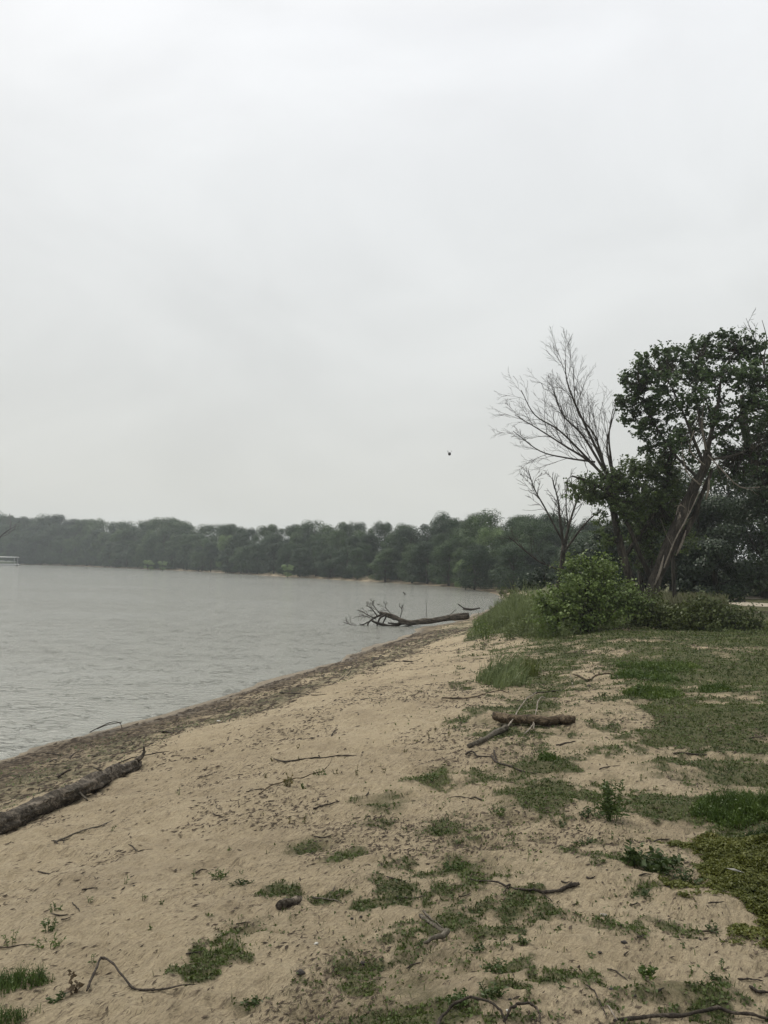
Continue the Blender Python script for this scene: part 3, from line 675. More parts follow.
# --- tree at the right edge
rg = np.random.default_rng(14); Y4 = 34.0
b0 = gbase(800, Y4); root = tree_thing('broadleaf_tree', b0, 'dark leafy tree whose slanting trunk crosses the right edge of the photo', 'tree')
tr = MB(); t_ = spline(np.vstack([[b0-np.array([0, 0, .3])], limb3([(790,560,Y4),(775,520,Y4),(762,490,Y4),(752,455,Y4),(744,425,Y4),(742,395,Y4)])]), 22); tr.tube(t_, np.linspace(.34, .08, 22), 12, rough=.3, groove=.4)
tr.build('trunk', M_bark, root, b0)
cw = MB(); lf = MB()
foliage(cw, lf, [(760,500,Y4-.6,18,1),(780,480,Y4,22,1),(745,480,Y4+.4,14,.8),(775,530,Y4-1,20,1),(800,520,Y4,26,1),(790,560,Y4-.8,22,1),(765,560,Y4-1,14,.8),(800,460,Y4,24,1),(738,460,Y4+.8,14,.7),(812,420,Y4,26,1),(760,585,Y4-1.4,9,.6),(745,515,Y4-.3,13,.7)], [t_], rg, .13, 26, 70, .26)
lf.build('crown', M_darkleaf, root, b0, False); cw.build('crown_twigs', M_bark, root, b0)
# bare tips of another dead tree above the crown at the right edge
rg = np.random.default_rng(15); Y5 = 40.0
b0 = gbase(790, Y5); root = tree_thing('bare_tree', b0, 'tall thin leafless tree poking above the crown at the right edge', 'tree')
tr = MB(); t_ = spline(np.vstack([[b0-np.array([0, 0, .3])], limb3([(786,500,Y5),(775,430,Y5),(768,390,Y5),(762,358,Y5),(753,335,Y5),(746,318,Y5)])]), 26); tr.tube(t_, np.linspace(.11, .008, 26), 8); tr.build('trunk', M_barkdead, root, b0)
db = MB(); tips = []
sprout(db, t_[10:], .04, rg, 2, 7, .30, .8, .1, tips, .012)
pa = spline(limb3([(768,390,Y5),(764,360,Y5),(767,340,Y5),(762,320,Y5)]), 8); db.tube(pa, np.linspace(.05, .012, 8), 5)
db.build('bare_limbs', M_twig, root, b0)

# --- standing dead stems in the thicket
rg = np.random.default_rng(16)
for k, (pts, lab) in enumerate([([(652,560),(650,520),(649,490)], 'thin bare dead stem just left of the leaning trunk'), ([(673,560),(672,500),(672,455)], 'straight dark pole like stem behind the leaning trunk'), ([(640,580),(634,540),(620,505)], 'slender dead stem slanting left beside the half dead tree')]):
    Yk = 32+k*.8; b0 = gbase(pts[0][0]+2, Yk); root = tree_thing('dead_stem', b0, lab, 'dead tree')
    t_ = spline(np.vstack([[b0-np.array([0, 0, .2])], limb3([(a, b, Yk) for a, b in pts])]), 14); tr = MB(); tr.tube(t_, np.linspace(.09, .03, 14), 7, rough=.2); tr.build('trunk', M_barkdead, root, b0)
    db = MB(); sprout(db, t_, .05, rg, 2, 7, .35, .8, .12, [], .012); db.build('bare_limbs', M_twig, root, b0)

# --- dense background trees at the right
def lobetree(rg, H, R, trunk_r, nlob, nleaf, ls, mat, name_root, base, lab, cat, group=None, low=.12, squash=1.0, pts_scale=None):
    root = tree_thing(name_root, base, lab, cat, group)
    tr = MB(); t_ = spline([(0, 0, -.4), (R*.03, 0, H*.25), (-R*.04, R*.03, H*.5), (0, 0, H*.82)], 10); tr.tube(t_, np.linspace(trunk_r, trunk_r*.25, 10), 7)
    C = []; W = []
    for i in range(nlob):
        z = H*(low+(1-low)*rg.uniform(.05, .9)); q = (z/H-low)/(1-low); prof = math.sin(math.pi*min(max(q*.66+.28, .02), .96))**.6
        a = rg.uniform(0, 2*math.pi); rr = R*prof*math.sqrt(rg.uniform(.05, 1))*.86
        c = np.array([rr*math.cos(a), rr*math.sin(a), z]); lr = R*rg.uniform(.24, .46); C.append(c); W.append(lr)
        if i % 3 == 0:
            s = t_[min(9, max(2, int(9*(z/H-.15))))]; tr.tube(spline([s, (s+c)/2+np.array([0, 0, -.04*H]), c], 5), np.linspace(trunk_r*.3, trunk_r*.08, 5), 4, cap=False)
    tr.build('trunk', M_bark, root)
    C = np.array(C); W = np.array(W)
    pk = rg.choice(nlob, nleaf, p=W**2/np.sum(W**2)); dv = runit(rg, nleaf)
    rad_ = rg.uniform(.0, 1, nleaf)**.33*(1+rg.normal(0, .07, nleaf))
    pos = C[pk]+dv*(W[pk]*rad_)[:, None]*np.array([1, 1, .8*squash])
    # leaf clumps on the lobe surface
    pos += (fbm(pos[:, 0]*1.1+pos[:, 2], pos[:, 1]*1.1-pos[:, 2], 7, 2)-.5)[:, None]*dv*W[pk][:, None]*.35
    pos[:, 2] = np.maximum(pos[:, 2], .1)
    Vl, Ql = leaves(pos, ls*rg.uniform(.6, 1.35, nleaf), rg, .25, .8, .12, dv*1.5)
    me = mesh_np('crown', Vl, Ql, None, mat); link('crown', me, root)
    return root
rg = np.random.default_rng(21)
BT = [(606,44,4.2,1.6,'dark small tree behind the bush, left of the leaning trunk'),(640,43,5.6,2.0,'dark tree behind the gap between the two leaning trunks'),(672,46,7.2,2.3,'dark tree standing behind the middle of the split trunk'),
      (700,45,6.6,2.4,'dark rounded tree right of the split trunk over the dry grass'),(730,48,8.2,2.7,'tall dark tree behind the start of the gravel path'),(765,46,8.8,2.8,'tall dark tree behind the path at the right edge'),
      (715,40,3.2,1.8,'low dark tree hanging over the tan grass near the path'),(800,44,8.5,2.8,None),(835,46,9,3,None),(590,60,4.6,2.3,'low dark tree behind the small bare tree'),(860,38,8,3,None),(690,56,9.5,3.2,'high dark tree filling the gap under the leafy crown')]
for k, (px, Y, H, R, lab) in enumerate(BT):
    b0 = gbase(px, Y); lobetree(rg, H, R, .16+.01*H, 22, 15000, .14, M_darkleaf, 'dark_tree', b0, lab or 'dark leafy tree beyond the right edge of the path', 'tree', 'dark trees behind the path', low=.0)

# --- bushes
rg = np.random.default_rng(31)
def bush(name, lab, blobs, Y, mat, lsz, dens, px0, group=None, cl=.22, per=20, woody=True):
    b0 = gbase(px0, Y); root = tree_thing(name, b0, lab, 'bush', group)
    cw = MB(); lf = MB(); st = []
    for (a, b, dY, r_, q) in blobs[:9]:
        c = P(a, b, Y+dY); s = spline([b0+rg.normal(0, .12, 3)*np.array([1, 1, 0]), (b0+c)/2+np.array([0, 0, .15]), c], 8); cw.tube(s, np.linspace(.03, .008, 8), 4, cap=False); st.append(s)
    foliage(cw, lf, [(a+rg.normal(0, 2), b+rg.normal(0, 1.5), Y+dY, r_*rg.uniform(.85, 1.1), q) for a, b, dY, r_, q in blobs], st, rg, lsz, per, dens, cl, .45)
    V = np.vstack(lf.V); k = V[:, 2].reshape(-1, 4).min(1) > height(V[::4, 0], V[::4, 1])+.02
    V = V.reshape(-1, 4, 3)[k].reshape(-1, 3)
    cr = link('foliage', mesh_np('foliage', V, np.arange(len(V)).reshape(-1, 4), None, mat, False, b0), root)
    cw.build('stems', M_bark, root, b0)
bush('bush', 'large bright green rounded bush in front of the half dead tree', [(585,592,0,24,1),(562,600,-.2,15,1),(610,598,.1,22,1),(600,578,.3,15,1),(578,581,.2,12,1),(590,571,.2,10,1.2),(547,608,-.1,10,1),(628,604,.1,15,1),(585,612,-.4,20,1),(610,618,-.5,14,.9),(556,614,-.4,14,1),(570,567,.4,7,1.2),(610,570,.5,8,1.1),(640,608,0,12,.9),(574,563,.3,4,1.4),(601,564,.3,4,1.4),(589,560,.2,4,1.4),(619,583,.2,6,1),(553,590,.1,6,1),(540,600,.1,6,1)], 22.5, M_bush, .08, 190, 588, per=26, cl=.24)
bush('bush', 'low dark green shrub right of the large bright bush, below the leaning trunk', [(655,612,0,15,1),(672,616,.2,14,1),(640,620,-.3,10,1),(664,624,-.3,10,1),(650,602,.5,9,.8)], 22.5, M_shrub, .075, 240, 655, per=28)
bush('bush', 'low wide shrub in the middle of the row in front of the dry grass', [(690,614,.1,13,1),(706,617,0,14,1),(700,625,-.2,10,1),(684,622,-.2,10,1),(696,604,.4,7,.7)], 22, M_shrub, .075, 240, 698, per=28)
bush('bush', 'low shrub at the right end of the row beside the path', [(726,618,0,13,1),(742,621,.1,13,1),(735,627,-.2,10,1),(755,625,.1,8,1),(720,610,.2,8,.8)], 21.5, M_shrub, .075, 240, 735, per=28)
bush('bush', 'small dark green bush by the cove behind the tall grass', [(532,581,0,11,1),(545,577,0,10,1),(524,588,-.2,9,1),(540,589,0,10,1)], 36, M_darkleaf, .12, 60, 534)
bush('bush', 'pale yellow green shrub at the water edge of the cove', [(515,594,0,9,1),(522,601,0,9,1),(508,600,0,6,1)], 38, M_shrub, .11, 50, 515)
bush('bush', 'tiny bush alone at the tip of the cove', [(500,591,0,4,1),(504,594,0,4,1)], 52, M_shrub, .12, 40, 502, cl=.3)

# ------------------------------------------------------------------ far woods
rg = np.random.default_rng(41)
protos = []
for k in range(8):
    H = 12.0; R = 4.0+.5*(k % 3)
    protos.append(lobetree(rg, H, R, .28, 34, 20000, .20, M_far, 'woodland_tree', (0, 0, 0), 'tmp', 'tree', low=.0))
wil = lobetree(rg, 12, 5.2, .25, 16, 14000, .22, M_farpale, 'willow_tree', (0, 0, 0), 'tmp', 'tree', low=.02)
def copy_thing(src, loc, sc, rz, lab, group, first=[set()]):
    if src.name in first[0]:
        r_ = src.copy(); COL.objects.link(r_)
        for ch in list(src.children):
            c = ch.copy(); COL.objects.link(c); c.parent = r_
    else:
        r_ = src; first[0].add(src.name)
    r_.location = loc; r_.scale = sc; r_.rotation_euler = (0, 0, rz); r_['label'] = lab
    if group: r_['group'] = group
    return r_
top_px = [(-260,512),(0,512),(50,514),(95,517),(115,521),(160,517),(200,522),(250,523),(295,522),(325,517),(345,519),(361,521),(385,517),(395,521),(410,516),(444,514),(486,515),(501,511),(540,510),(575,514),(592,519),(640,520)]
topx = [a for a, b in top_px]; topy = [b for a, b in top_px]
fpx = [(-200,559.5)]+[(a, b) for a, b in far_px[::-1]][:-1]+[(520,598),(560,603),(600,606),(640,608)]
fx = [a for a, b in fpx]; fy = [b for a, b in fpx]
ntree = 0
for row, (back, step, hs, jit) in enumerate([(4, 8, .64, 4), (12, 9, .86, 5), (24, 10, 1.0, 5)]):
    px = -150.0 if row else -120.0
    while px < 640:
        b0 = onz(px, float(np.interp(px, fx, fy)), 0.0); dist = b0[1]
        st_ = step*(200/ max(dist, 120))**.55
        dirv = b0[:2]/np.linalg.norm(b0[:2])
        p = b0[:2]+dirv*(back+rg.uniform(-jit, jit)*.6)+np.array([rg.uniform(-2, 2), 0])
        if px > 505: p = b0[:2]*(62+ (px-505)*.0)/b0[1]+dirv*(back+rg.uniform(-2, 2)) if False else np.array([P(px, 600, 88+back)[0], 88+back+rg.uniform(-3, 3)])
        gz = max(Hp(p[0], p[1]), .5)
        ty = float(np.interp(px, topx, topy))+rg.uniform(-1.2, 2.4)
        top = P(px, ty, p[1])[2]
        H = max((top-gz)*hs*(rg.uniform(.82, 1.03) if row < 2 else rg.uniform(.94, 1.06)), 3)
        ws = rg.uniform(.72, 1.25)*max(H, 7.0)/12
        where = ('at the left end of the far shore' if px < 130 else 'in the middle of the far shore' if px < 330 else 'near the cove on the far shore' if px < 500 else 'behind the head of the cove')
        how = ('low full crowned tree in the front row', 'round crowned tree in the second row', 'tall tree forming the skyline')[row]
        copy_thing(protos[int(rg.integers(0, 8))], (p[0], p[1], gz-.2), (ws, ws, H/12), rg.uniform(0, 6.28), how+' '+where, 'hazy woods: '+how+' '+where)
        ntree += 1; px += st_*rg.uniform(.8, 1.25)
def one_far(px, topy_, D, wpx, lab, src):
    q = P(px, 560, D); gz = max(Hp(q[0], D), .3); H = P(px, topy_, D)[2]-gz
    copy_thing(src, (q[0], D, gz-.2), (wpx*D/F/10.4, wpx*D/F/10.4, H/12), rg.uniform(0, 6), lab, None)
one_far(466, 557, 99, 26, 'small pale green willow at the foot of the woods near the cove', wil)
one_far(492, 524, 101, 50, 'large lighter green tree in the woods above the cove', wil)
one_far(226, 533, 192, 26, 'lighter green round tree in the middle of the far woods', wil)
one_far(148, 559, 212, 13, 'little pale bush at the waterline of the far shore', wil)
one_far(163, 560, 207, 12, 'second little pale bush at the far waterline, right of its twin', wil)
one_far(288, 563, 150, 16, 'little green bush on the far waterline in the middle', wil)
# bare tree tips on the far skyline
rg = np.random.default_rng(45)
for k, (px, ty, D, lab) in enumerate([(8,507,300,'faint bare tree tips above the far skyline at the left edge'),(103,513,300,'faint bare tree top above the far woods, left of its double'),(143,513,290,'faint broad bare tree top above the far woods')]):
    q = P(px, 560, D); b0 = np.array([q[0], D, 1.5]); H = P(px, ty, D)[2]-1.5; root = tree_thing('bare_tree', b0, lab, 'tree')
    t_ = curve_branch(b0, np.array([0, 0, 1.]), H*.8, rg, 8, .1, .05); mb = MB(); mb.tube(t_, np.linspace(.3, .1, 8), 5); mb.build('trunk', M_barkdead, root, b0)
    db = MB(); sprout(db, t_[3:], .2, rg, 2, 12, .5, .7, .2, [], .05); db.build('bare_limbs', M_barkdead, root, b0)
# dead tree leaning over the water at the left edge
rg = np.random.default_rng(46); D = 120
q = P(-14, 566, D); b0 = np.array([q[0], D, -.3]); root = tree_thing('bare_tree', b0, 'dead leaning tree with bare branches over the water at the left edge', 'tree')
t_ = spline([b0]+[P(a, b, D) for a, b in [(-12,555),(-6,546),(2,535),(12,528)]], 12); mb = MB(); mb.tube(t_, np.linspace(.22, .05, 12), 6); mb.build('trunk', M_bark, root, b0)
db = MB(); sprout(db, t_, .10, rg, 2, 7, .4, .8, .15, [], .03); db.build('bare_limbs', M_bark, root, b0)

# ------------------------------------------------------------------ pontoon boat at the left edge
def plain(name, c, rough=.5, metal=0):
    m, nt, b = newmat(name); g = N(nt, 'ShaderNodeTexCoord')
    nt.links.new(mixc(nt, mrange(nt, noise(nt, 3, 4, .6, g.outputs['Object']), .3, .7, 0, .25), c, tuple(v*.6 for v in c)), b.inputs['Base Color'])
    b.inputs['Roughness'].default_value = rough; b.inputs['Metallic'].default_value = metal; return m
M_white = plain('white_paint', (.45, .45, .43)); M_canvas = plain('pale_canvas', (.62, .63, .62), .8); M_alu = plain('dull_aluminium', (.5, .5, .5), .4, .8); M_rail = plain('olive_panel', (.16, .19, .13), .6)
def box(mb, c, s):
    c = np.array(c, float); s = np.array(s, float)/2
    V = c+np.array([(x, y, z) for x in (-1, 1) for y in (-1, 1) for z in (-1, 1)])*s
    mb.add(V, [(0, 1, 3, 2), (4, 6, 7, 5), (0, 4, 5, 1), (2, 3, 7, 6), (0, 2, 6, 4), (1, 5, 7, 3)])
D = 250; q = onz(4, 563.2+.6, 0); q = q*(D/q[1]); bx, bz = P(4, 560, D)[0], 0.0
boat = tree_thing('pontoon_boat', (bx, D, bz), 'small pontoon boat with a flat pale canopy by the far shore at left', 'boat')
for s_ in (-1, 1):
    mb = MB(); mb.tube(spline([(-4, s_*1.0, .25), (-1, s_*1.0, .2), (3.4, s_*1.0, .2), (4.4, s_*1.0, .45)], 14), [.18]+[.33]*11+[.25, .1], 10); mb.build('pontoon', M_alu, boat)
mb = MB(); box(mb, (0, 0, .62), (8, 2.6, .14)); mb.build('deck', M_white, boat, smooth_=False)
for s_ in (-1, 1):
    mb = MB(); box(mb, (-.2, s_*1.22, 1.05), (7.2, .06, .62)); mb.build('side_panel', M_rail, boat, smooth_=False)
    mb = MB(); mb.tube([(-3.8, s_*1.22, 1.42), (3.3, s_*1.22, 1.42)], .05, 6); mb.build('rail', M_alu, boat)
mb = MB(); box(mb, (-1.2, .4, 1.15), (1.8, 1.2, .9)); box(mb, (1.6, 0, 1.1), (.7, .8, .9)); mb.build('seats', M_white, boat, smooth_=False)
mb = MB(); mb.add(np.array([(x, y, 2.75+.12*math.cos(y/1.35*1.5)) for x in (-4.2, 4.2) for y in np.linspace(-1.35, 1.35, 9)]+[(x, y, 2.62+.10*math.cos(y/1.35*1.5)) for x in (-4.2, 4.2) for y in np.linspace(-1.35, 1.35, 9)]),
    [(j, j+1, 9+j+1, 9+j) for j in range(8)]+[(18+j, 27+j, 27+j+1, 18+j+1) for j in range(8)]+[(j, 18+j, 18+j+1, j+1) for j in range(8)]+[(9+j, 9+j+1, 27+j+1, 27+j) for j in range(8)]+[(0, 9, 27, 18), (8, 26, 35, 17)])
mb.build('canopy', M_canvas, boat, smooth_=False)
for x_ in (-3.8, 3.8):
    for s_ in (-1, 1):
        mb = MB(); mb.tube([(x_, s_*1.2, .7), (x_, s_*1.22, 2.72)], .05, 6); mb.build('post', M_alu, boat)

# ------------------------------------------------------------------ bird
m_b = plain('dark_feathers', (.02, .02, .022), .8)
bp = P(449.5, 454, 62)
mb = MB(); mb.tube(spline([(-.02, -.20, -.02), (0, -.08, 0), (0, .06, .01), (0, .17, .03), (0, .23, .03)], 12), [.02, .04, .06, .075, .08, .08, .075, .065, .055, .055, .04, .012], 8)
body = mb.build('bird', m_b, None, (0, 0, 0)); body.location = bp; body.scale = (1.5, 1.5, 1.7); tag(body, 'tiny dark bird flying high against the overcast sky above the lake', 'bird')
for s_ in (-1, 1):
    mb = MB(); pts = [(s_*.04, .10, .04), (s_*.04, -.03, .04), (s_*.09, -.06, .10), (s_*.10, .09, .11), (s_*.10, -.08, .16), (s_*.10, .02, .16)]
    V = pts+[(a-s_*.012, b, c-.008) for a, b, c in pts]
    mb.add(V, [(0, 1, 2, 3), (3, 2, 4, 5), (7, 6, 9, 8), (8, 9, 11, 10), (0, 3, 9, 6), (3, 5, 11, 9), (1, 7, 8, 2), (2, 8, 10, 4), (4, 10, 11, 5), (0, 6, 7, 1)]); o = mb.build('wing', m_b, body, (0, 0, 0), False)
mb = MB(); mb.add([(-.02, -.18, -.01), (.02, -.18, -.01), (.05, -.32, -.03), (-.05, -.32, -.03), (-.02, -.18, -.02), (.02, -.18, -.02), (.05, -.32, -.04), (-.05, -.32, -.04)], [(0, 1, 2, 3), (7, 6, 5, 4), (0, 3, 7, 4), (1, 5, 6, 2), (2, 6, 7, 3), (0, 4, 5, 1)]); mb.build('tail', m_b, body, (0, 0, 0), False)

# ------------------------------------------------------------------ logs
def gpath(px, n, lift):
    p = spline([G(a, b) for a, b in px], n); p[:, 2] = height(p[:, 0], p[:, 1], fine=False)+lift; return p
def newthing(name, base, lab, cat, group=None): return tree_thing(name, base, lab, cat, group)
# big log on the sand at the left
n = 70; p = gpath([(-48,850),(-10,836),(30,819),(70,802),(105,784),(138,769)], n, 0)
rr = np.interp(np.linspace(0, 1, n), [0, .1, .25, .3, .5, .75, .9, 1], [.085, .092, .098, .080, .082, .088, .076, .055])
p[:, 2] += rr*.72+np.interp(np.linspace(0, 1, n), [0, .3, .55, 1], [0, .01, .035, .0])
b0 = p[n//2].copy(); root = newthing('driftwood_log', b0, 'long thick weathered grey log lying on the sand at the left edge', 'log')
mb = MB(); mb.tube(p, rr, 30, rough=.35, seed=31, groove=.5); mb.build('trunk', M_drift, root, b0)
mb = MB(); e = p[-1]
for k in range(7):
    a = k/7*6.28; o_ = np.array([.0, math.cos(a)*.05, math.sin(a)*.05]); t_ = (p[-1]-p[-4]); t_ /= np.linalg.norm(t_)
    mb.tube(spline([p[-3]+o_, e+o_+t_*.05, e+o_*.8+t_*(.06+.07*(k % 3))+np.array([0, 0, .02*(k % 4)])], 5), np.linspace(.028, .006, 5), 5, rough=.3)
mb.tube(spline([p[-2]+np.array([0, 0, .05]), e+np.array([.06, .0, .12]), e+np.array([.05, .02, .24])], 6), np.linspace(.035, .006, 6), 6, rough=.3)
mb.build('splintered_end', M_drift, root, b0)
for f, dv, L in ((.80, (-.12, -.12, .04), .10), (.86, (.02, -.16, .02), .2), (.62, (.15, -.14, -.02), .22), (.57, (.12, -.12, .05), .16), (.27, (.0, -.10, .10), .08)):
    k = int(f*n); mb = MB(); c = curve_branch(p[k]+np.array([0, 0, rr[k]*.4]), np.array(dv, float), L+rr[k], np.random.default_rng(k), 6, 0, .12); mb.tube(c, np.linspace(.018, .008, 6), 6); mb.build('branch_stub', M_greystick, root, b0)
mb = MB()
for k, f in enumerate((.23, .36, .67)):
    q_ = int(f*n); c = p[q_]+np.array([.02, -rr[q_]*.75, rr[q_]*.35]); mb.tube(spline([c+np.array([0, .05, -.02]), c, c+np.array([0, -.025, .012])], 4), [.06, .055, .045, .02], 9, rough=.4, seed=k)
mb.build('knots', M_drift, root, b0)

# fallen tree at the water edge
DZ = onz(440, 624.5, .12)[1]
b0 = np.array([P(467, 616, DZ)[0], DZ, .2])
root = newthing('fallen_tree', b0, 'fallen bare tree trunk lying from the beach out into the lake', 'fallen tree')
pa = spline([P(a, b, DZ+c) for a, b, c in [(469,615.5,.3),(455,617,.25),(440,619.5,.1),(425,621.5,0),(410,622.5,-.1),(402,621,-.1),(395,617.5,0),(386,614.5,.1),(380,612.5,.2)]], 46)
mb = MB(); mb.tube(pa, np.interp(np.linspace(0, 1, 46), [0, .04, .12, .4, .6, .8, 1], [.14, .17, .155, .13, .12, .12, .07]), 16, rough=.4, seed=51, groove=.3); mb.build('trunk', M_drift, root, b0)
rg = np.random.default_rng(52); mb = MB()
for pts, r_ in [([(404,622),(392,626),(380,624),(372,621)], .09), ([(386,614.5),(380,618),(377,626),(375,631)], .06), ([(384,614),(376,617),(369,622),(367,628)], .06), ([(412,623),(398,624),(388,623)], .07), ([(386,617),(383,624),(384,630)], .04), ([(392,625),(400,627),(418,624)], .05)]:
    c = spline([P(a, b, DZ+rg.uniform(-.2, .2)) for a, b in pts], 9); mb.tube(c, np.linspace(r_, r_*.5, 9), 7, rough=.3); sprout(mb, c, r_*.5, rg, 1, 5, .4, .9, .1, [], .012)
mb.build('broken_limbs', M_stick, root, b0)
mb = MB()
for pts, r_, nb in [([(378,617),(372,609),(366,605)], .035, 8), ([(376,619),(366,614),(362,611)], .03, 6), ([(372,620),(358,626),(343,622)], .035, 8), ([(375,626),(362,629),(350,628)], .03, 5), ([(380,614),(374,606),(372,601)], .025, 6), ([(394,617),(386,608),(386,603)], .02, 4), ([(400,618),(402,610),(399,606)], .02, 5), ([(370,618),(364,616),(355,617)], .02, 6)]:
    c = spline([P(a, b, DZ+rg.uniform(-.3, .3)) for a, b in pts], 8); mb.tube(c, np.linspace(r_, .012, 8), 5); sprout(mb, c, r_*.6, rg, 2, nb, .55, .9, .08, [], .010)
mb.build('bare_branches', M_stick, root, b0)
# branches and stumps in the water beyond
def wstick(name, lab, cat, px, r0, r1, D, mat=M_stick, n=10, group=None, br=0):
    p = spline([P(a, b, D) for a, b in px], n); b0 = p[0].copy(); mb = MB(); mb.tube(p, np.linspace(r0, r1, n), 7, rough=.3, seed=int(px[0][0]))
    if br: sprout(mb, p, r0*.5, np.random.default_rng(int(px[0][0])), 1, br, .4, .8, .05, [], max(r1*.5, .004))
    o = mb.build(name, mat, None, b0); tag(o, lab, cat, group); return o
D = onz(470, 610, .05)[1]
wstick('floating_branch', 'dark branch floating beyond the fallen trunk in the cove', 'branch', [(463,608.5),(472,609.5),(480,608)], .09, .05, D)
wstick('floating_branch', 'thin slanting branch end sticking out of the water beyond the fallen trunk', 'branch', [(458,604),(463,607.5),(467,609.5)], .04, .05, D)
wstick('floating_branch', 'small dark snag in the water above the right half of the fallen trunk', 'branch', [(446,617),(451,614),(456,609)], .02, .015, DZ+2)
D = onz(400, 594, .05)[1]
wstick('floating_branch', 'short snag poking out of the open water above the fallen tree', 'branch', [(403,592),(405,594),(407,596)], .05, .08, D)
wstick('snag', 'thin upright snag standing behind the middle of the fallen trunk', 'branch', [(426,621),(426.5,610),(426,600)], .014, .008, DZ+.25)
# arched branch in the shallows
p = [onz(90, 732, .0), onz(100, 727, .16), onz(112, 722, .22), onz(120, 723, .16), onz(122, 729, -.02)]
p = spline(p, 14); mb = MB(); mb.tube(p, np.linspace(.008, .006, 14), 6); q = [onz(97, 729, .05), onz(107, 725, .15), onz(122, 722, .2)]; mb.tube(spline(q, 6), .007, 5)
tag(mb.build('arched_branch', M_stick, None, p[0]), 'thin arched branch standing in the shallows at the left shore', 'branch')

def stick(lab, px, r0, r1=None, mat=M_stick, lift=None, name='stick', cat='stick', side=(), group=None, n=None, sag=None, rough=.35, groove=.3):
    n = n or max(14, 7*len(px)); r1 = r0*.5 if r1 is None else r1
    if cat in ('stick', 'branch', 'twig', 'root'): r0, r1 = r0*.68, r1*.55
    p = spline([G(a, b) for a, b in px], n)
    gz = height(p[:, 0], p[:, 1]); gz = np.convolve(np.pad(gz, 3, mode='edge'), np.ones(7)/7, 'valid')
    R_ = np.linspace(r0, r1, n); p[:, 2] = np.maximum(gz+R_*.8, gz+.003)+.004
    if lift is not None: p[:, 2] += np.interp(np.linspace(0, 1, n), np.linspace(0, 1, len(lift)), lift)
    rgs = np.random.default_rng(int(px[0][0]*7+px[0][1])); wv = rgs.normal(0, r0*.6, (n+6, 3)); wv = np.stack([np.convolve(wv[:, c_], [.2, .3, .3, .2], 'same')[3:n+3] for c_ in range(3)], 1); p += wv*np.array([1, 1, .25])
    R_ = R_*np.interp(np.linspace(0, 1, n), [0, .06, .9, 1], [.7, 1, 1, .45]) if cat != 'log' else R_
    b0 = p[0].copy(); mb = MB(); mb.tube(p, R_*(1+(.12 if cat != 'log' else .05)*rgs.normal(size=n)), 9 if cat != 'log' else 16, rough=rough, seed=int(px[0][0]), groove=groove)
    for sp_, ra in side:
        q = spline([G(a, b) for a, b in sp_], 8); q[:, 2] = height(q[:, 0], q[:, 1])+ra+.006; q[0][2] += r0; mb.tube(q, np.linspace(ra, ra*.4, 8), 6, rough=.3)
    o = mb.build(name, mat, None, b0); tag(o, lab, cat, group); return o

stick('brown thick log section lying across a grey log in the middle of the sand', [(497,724),(515,726.5),(540,727),(558,725),(571,724)], .055, .050, M_brown, name='driftwood_log', cat='log', n=30, lift=(.05, .035, .01, 0), groove=.3)
stick('grey tapering log with its lower end towards the lake under the brown log', [(469,748),(484,742),(498,736),(508,731)], .020, .036, M_greystick, name='driftwood_log', cat='log', n=20)
stick('straight pale bleached stick leaning up from the crossed logs', [(506,732),(517,722),(528,709),(537,700)], .014, .008, M_pale, lift=(.03, .09, .14, .12))
stick('curved pale bleached stick hooked at its top behind the brown log', [(533,731),(536,718),(538,706),(541,701),(549,702)], .013, .008, M_pale, lift=(.02, .06, .06, .05, .01))
stick('short pale stick stub propped against the front of the brown log', [(524,735),(531,731),(534,727)], .012, .009, M_pale, lift=(0, .03, .06))
stick('long thin brown stick on the sand left of the weedy tuft and crossed logs', [(442,699),(460,698.5),(478,696),(496,692),(509,693)], .018, .010, M_brown)
stick('thin dark stick just above the pale crossed sticks', [(533,694),(545,692.5),(556,691),(566,688)], .016, .012, M_stick)
stick('curved brown branch arching over the sand beside the bright grass clumps', [(573,677),(587,681.5),(596,679),(608,677),(620,678)], .024, .018, M_brown, lift=(.02, 0, .05, .05, .01))
stick('tiny pale stick standing at the left end of the curved brown branch', [(570,674),(572,681),(574,688)], .012, .010, M_pale)
stick('dark forked stick lying below the crossed logs', [(492,757),(500,764),(515,769),(537,774)], .016, .009, M_stick, side=[([(466,757),(472,753),(480,758),(494,758)], .011), ([(494,754),(497,762)], .01)])
stick('short dark stick right below the brown log', [(556,746),(565,744),(576,742)], .015, .010)
stick('long straight dark stick lying across the middle of the open sand', [(274,760),(295,760.5),(320,758.5),(340,756.5),(356,756)], .014, .009)
stick('dark stick on the sand close to the debris strip below the water', [(279,693.5),(295,694),(312,695),(327,694)], .022, .012)
stick('thin dark stick just above the end of the long weathered log', [(117,764),(132,761),(150,757),(170,754)], .014, .010, lift=(0, .03, .02, .04))
stick('dark stick on the sand below the long weathered log', [(55,843),(70,837),(83,832),(100,827),(113,821)], .011, .008, M_greystick)
stick('short dark piece of wood above the middle of the long log', [(58,778),(64,774),(71,770)], .022, .015)
stick('bent twig on the sand right of the stick below the log', [(128,845),(134,849),(140,852),(153,850)], .006, .004)
stick('long curved twig curling round the reddish seedlings', [(259,795),(270,788),(281,784),(295,781),(305,780),(318,777),(327,772),(332,765)], .009, .005, M_brown, lift=(0, .01, 0, .02, .02, .03, .04, .05))
stick('short dark stick below the reddish seedlings', [(313,809),(324,806),(340,801)], .010, .007)
stick('long dark twig bent like a hook at the bottom left', [(87,993),(92,985),(100,973.5),(113,978),(133,990),(153,992),(177,990),(197,987)], .009, .006, lift=(0, .02, .06, .05, .0, 0, .01, .01))
stick('tiny dark twig standing near the left sprouts', [(72,903),(76,908),(80,913)], .005, .004)
